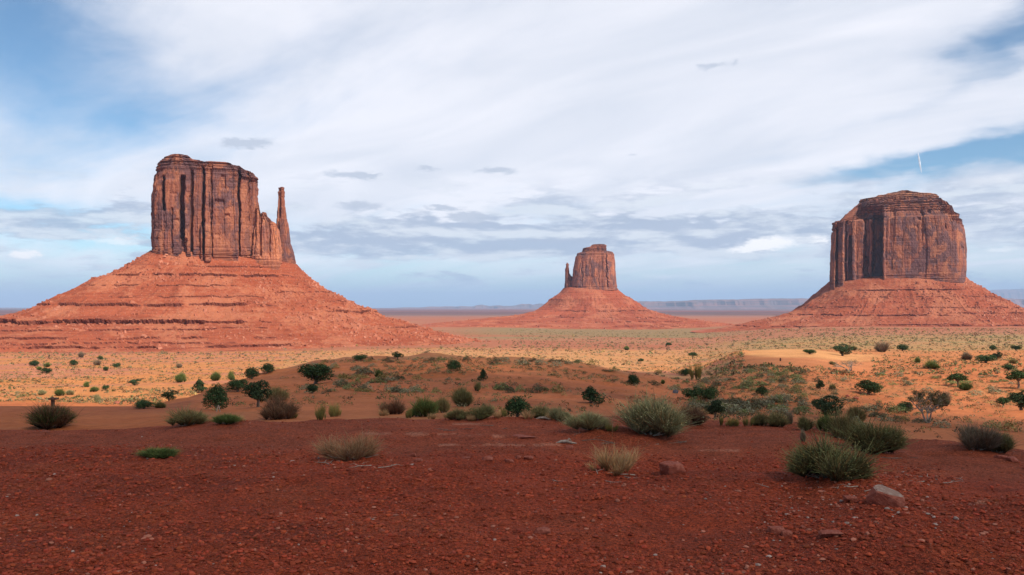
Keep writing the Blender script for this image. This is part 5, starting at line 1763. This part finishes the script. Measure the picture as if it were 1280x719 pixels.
x, d, z = hit(66, 507.8)
d = 49.0
x = (66 - 640) / F * d
z = float(terrain(x, d))
r0 = root_at('wooden_stand', x, d, z, 'dark wooden T-shaped stand at the far edge of the sandy pull-out', 'stand')
bm = bmesh.new()
bm_box(bm, (0, 0, 0.16), (0.17, 0.15, 0.42))
bm_obj('post', bm, M_DARKWOOD, r0)
bm = bmesh.new()
bm_box(bm, (0.05, 0, 0.425), (0.44, 0.34, 0.10))
bm_obj('board', bm, M_DARKWOOD, r0)

x, d, z = hit(273, 515)
r0 = root_at('stake', x, d, z, 'pale pointed pair of stakes at the foot of the round-headed juniper', 'stake')
hh = 8.5 * d / F
for sx in (-1, 1):
    v, c, f = tube([(sx * hh * 0.28, 0, -0.05), (sx * hh * 0.14, 0.01, hh * 0.5), (0.0, 0.02 * sx, hh)], [hh * 0.075, hh * 0.07, hh * 0.05], 6)
    link('pole', mesh_from('pole', v, f, None, True, [M_PALEWOOD]), r0)

x, d, z = hit(975.5, 451.5)
hh = 4.2 * d / F
v, c, f = tube([(0, 0, -0.1), (0.02, 0, hh * .5), (0.0, 0, hh)], [0.16, 0.19, 0.12], 8)
tag(link('wooden_stump', mesh_from('wooden_stump', v, f, None, True, [M_DARKWOOD]), loc=(x, d, z)), 'small dark stump standing on the bare bright sand', 'stump')


def log(px, py, w, label, seed):
    rg = np.random.default_rng(seed)
    x, d, z = hit(px, py)
    L_ = w * d / F
    tb = []
    pts = [(-L_ / 2, 0, 0.01), (-L_ / 4, 0.03, L_ * 0.10), (0, 0.0, L_ * 0.12), (L_ / 4, -0.02, L_ * 0.06), (L_ / 2, 0.05, 0.0)]
    tb.append(tube(pts, [0.010, 0.022, 0.024, 0.018, 0.006], 6))
    tb.append(tube([(0, 0, L_ * 0.1), (L_ * 0.15, 0.1, L_ * 0.2), (L_ * 0.28, 0.12, L_ * 0.06)], [0.014, 0.010, 0.004], 5))
    v, c, f = join(tb)
    tag(link('dead_branch', mesh_from('dead_branch', v, f, None, True, [M_PALEWOOD]), loc=(x, d, z)), label, 'branch')


log(680, 525, 22, 'bleached crooked branch lying right of the round blackish shrub', 3)


def twig_litter():
    rg = np.random.default_rng(321)
    ms = []
    for i in range(4):
        L_ = 0.30
        p = [np.array([0, 0, 0.006])]
        dr = np.array([1.0, 0, 0.05])
        for q in range(4):
            dr = dr + rg.normal(size=3) * np.array([.2, .45, .08])
            dr /= np.linalg.norm(dr)
            p.append(p[-1] + dr * L_ / 4)
            p[-1][2] = max(p[-1][2], 0.004)
        tb = [tube(p, [0.006, 0.0055, 0.0045, 0.003, 0.0015], 5), tube([p[2], p[2] + [0.05, 0.06 * (-1) ** i, 0.02], p[2] + [0.10, 0.09 * (-1) ** i, 0.005]], [0.0035, 0.0025, 0.001], 5)]
        v, c, f = join(tb)
        ms.append(mesh_from('twig', v, f, None, True, [M_PALEWOOD if i % 2 else M_BARK]))
    spots = [(812, 552, 60), (1034, 606, 80), (739, 543, 40), (441, 580, 60), (1095, 572, 50), (768, 594, 50), (600, 532, 60), (1180, 600, 60)]
    for i in range(44):
        sx, sy, sw = spots[i % len(spots)]
        x, d, z = hit(sx + rg.normal() * sw * 0.6, sy + abs(rg.normal()) * 5)
        o = link('twig', ms[i % 4], loc=(x, d, z))
        q = rg.uniform(0.5, 1.2)
        o.scale = (q, q, q)
        o.rotation_euler = (0, 0, rg.uniform(0, 6.28))
        tag(o, 'short dry twig fallen on red ground near a bush', 'twig', 'dry twigs fallen near the bushes')


twig_litter()
log(708, 555, 26, 'thin dry stick lying on the clay near the small cube-like stone', 4)


# ------------------------------------------------------------------ short vapour trail
def vapour_trail():
    m, k = new_mat('vapour')
    pos = k.n('ShaderNodeTexCoord').outputs['Object']
    n = k.noise(pos, 0.012, 5, 0.65)
    tr = k.n('ShaderNodeBsdfTransparent')
    df = k.n('ShaderNodeBsdfDiffuse')
    df.inputs[0].default_value = (0.95, 0.95, 0.95, 1)
    mx = k.n('ShaderNodeMixShader')
    k.put(mx.inputs[0], k.ramp(n, 0.3, 0.7, 0.25, 0.65))
    k.t.links.new(tr.outputs[0], mx.inputs[1])
    k.t.links.new(df.outputs[0], mx.inputs[2])
    out = k.n('ShaderNodeOutputMaterial')
    k.t.links.new(mx.outputs[0], out.inputs[0])
    D = 16000
    pts = [(1147.5, 191), (1148.5, 197), (1149.5, 203), (1150.5, 209), (1152, 216)]
    P = [((a - 640) * D / F, D, EYE + (HOR - b) * D / F) for i, (a, b) in enumerate(pts)]
    o = np.array(P[2])
    v, c, f = tube(np.array(P) - o, [6, 13, 16, 12, 4], 10)
    tag(link('vapour_trail', mesh_from('vapour_trail', v, f, None, True, [m]), loc=o), 'short white vapour trail above the blocky butte in blue sky', 'vapour trail')


vapour_trail()


# ------------------------------------------------------------------ haze
def haze():
    m, k = new_mat('air')
    v = k.n('ShaderNodeVolumePrincipled')
    v.inputs['Color'].default_value = (0.52, 0.70, 1.0, 1)
    v.inputs['Density'].default_value = 2.6e-5
    v.inputs['Anisotropy'].default_value = 0.0
    out = k.n('ShaderNodeOutputMaterial')
    k.t.links.new(v.outputs[0], out.inputs['Volume'])
    R, zb, zt = 72000.0, -420.0, 930.0
    V = np.array([(sx * R, sy * R, zz) for zz in (zb, zt) for sx, sy in ((-1, -1), (1, -1), (1, 1), (-1, 1))])
    Fc = np.array([(0, 3, 2, 1), (4, 5, 6, 7), (0, 1, 5, 4), (1, 2, 6, 5), (2, 3, 7, 6), (3, 0, 4, 7)])
    tag(link('haze', mesh_from('haze', V, Fc, None, False, [m])), kind='stuff')


haze()
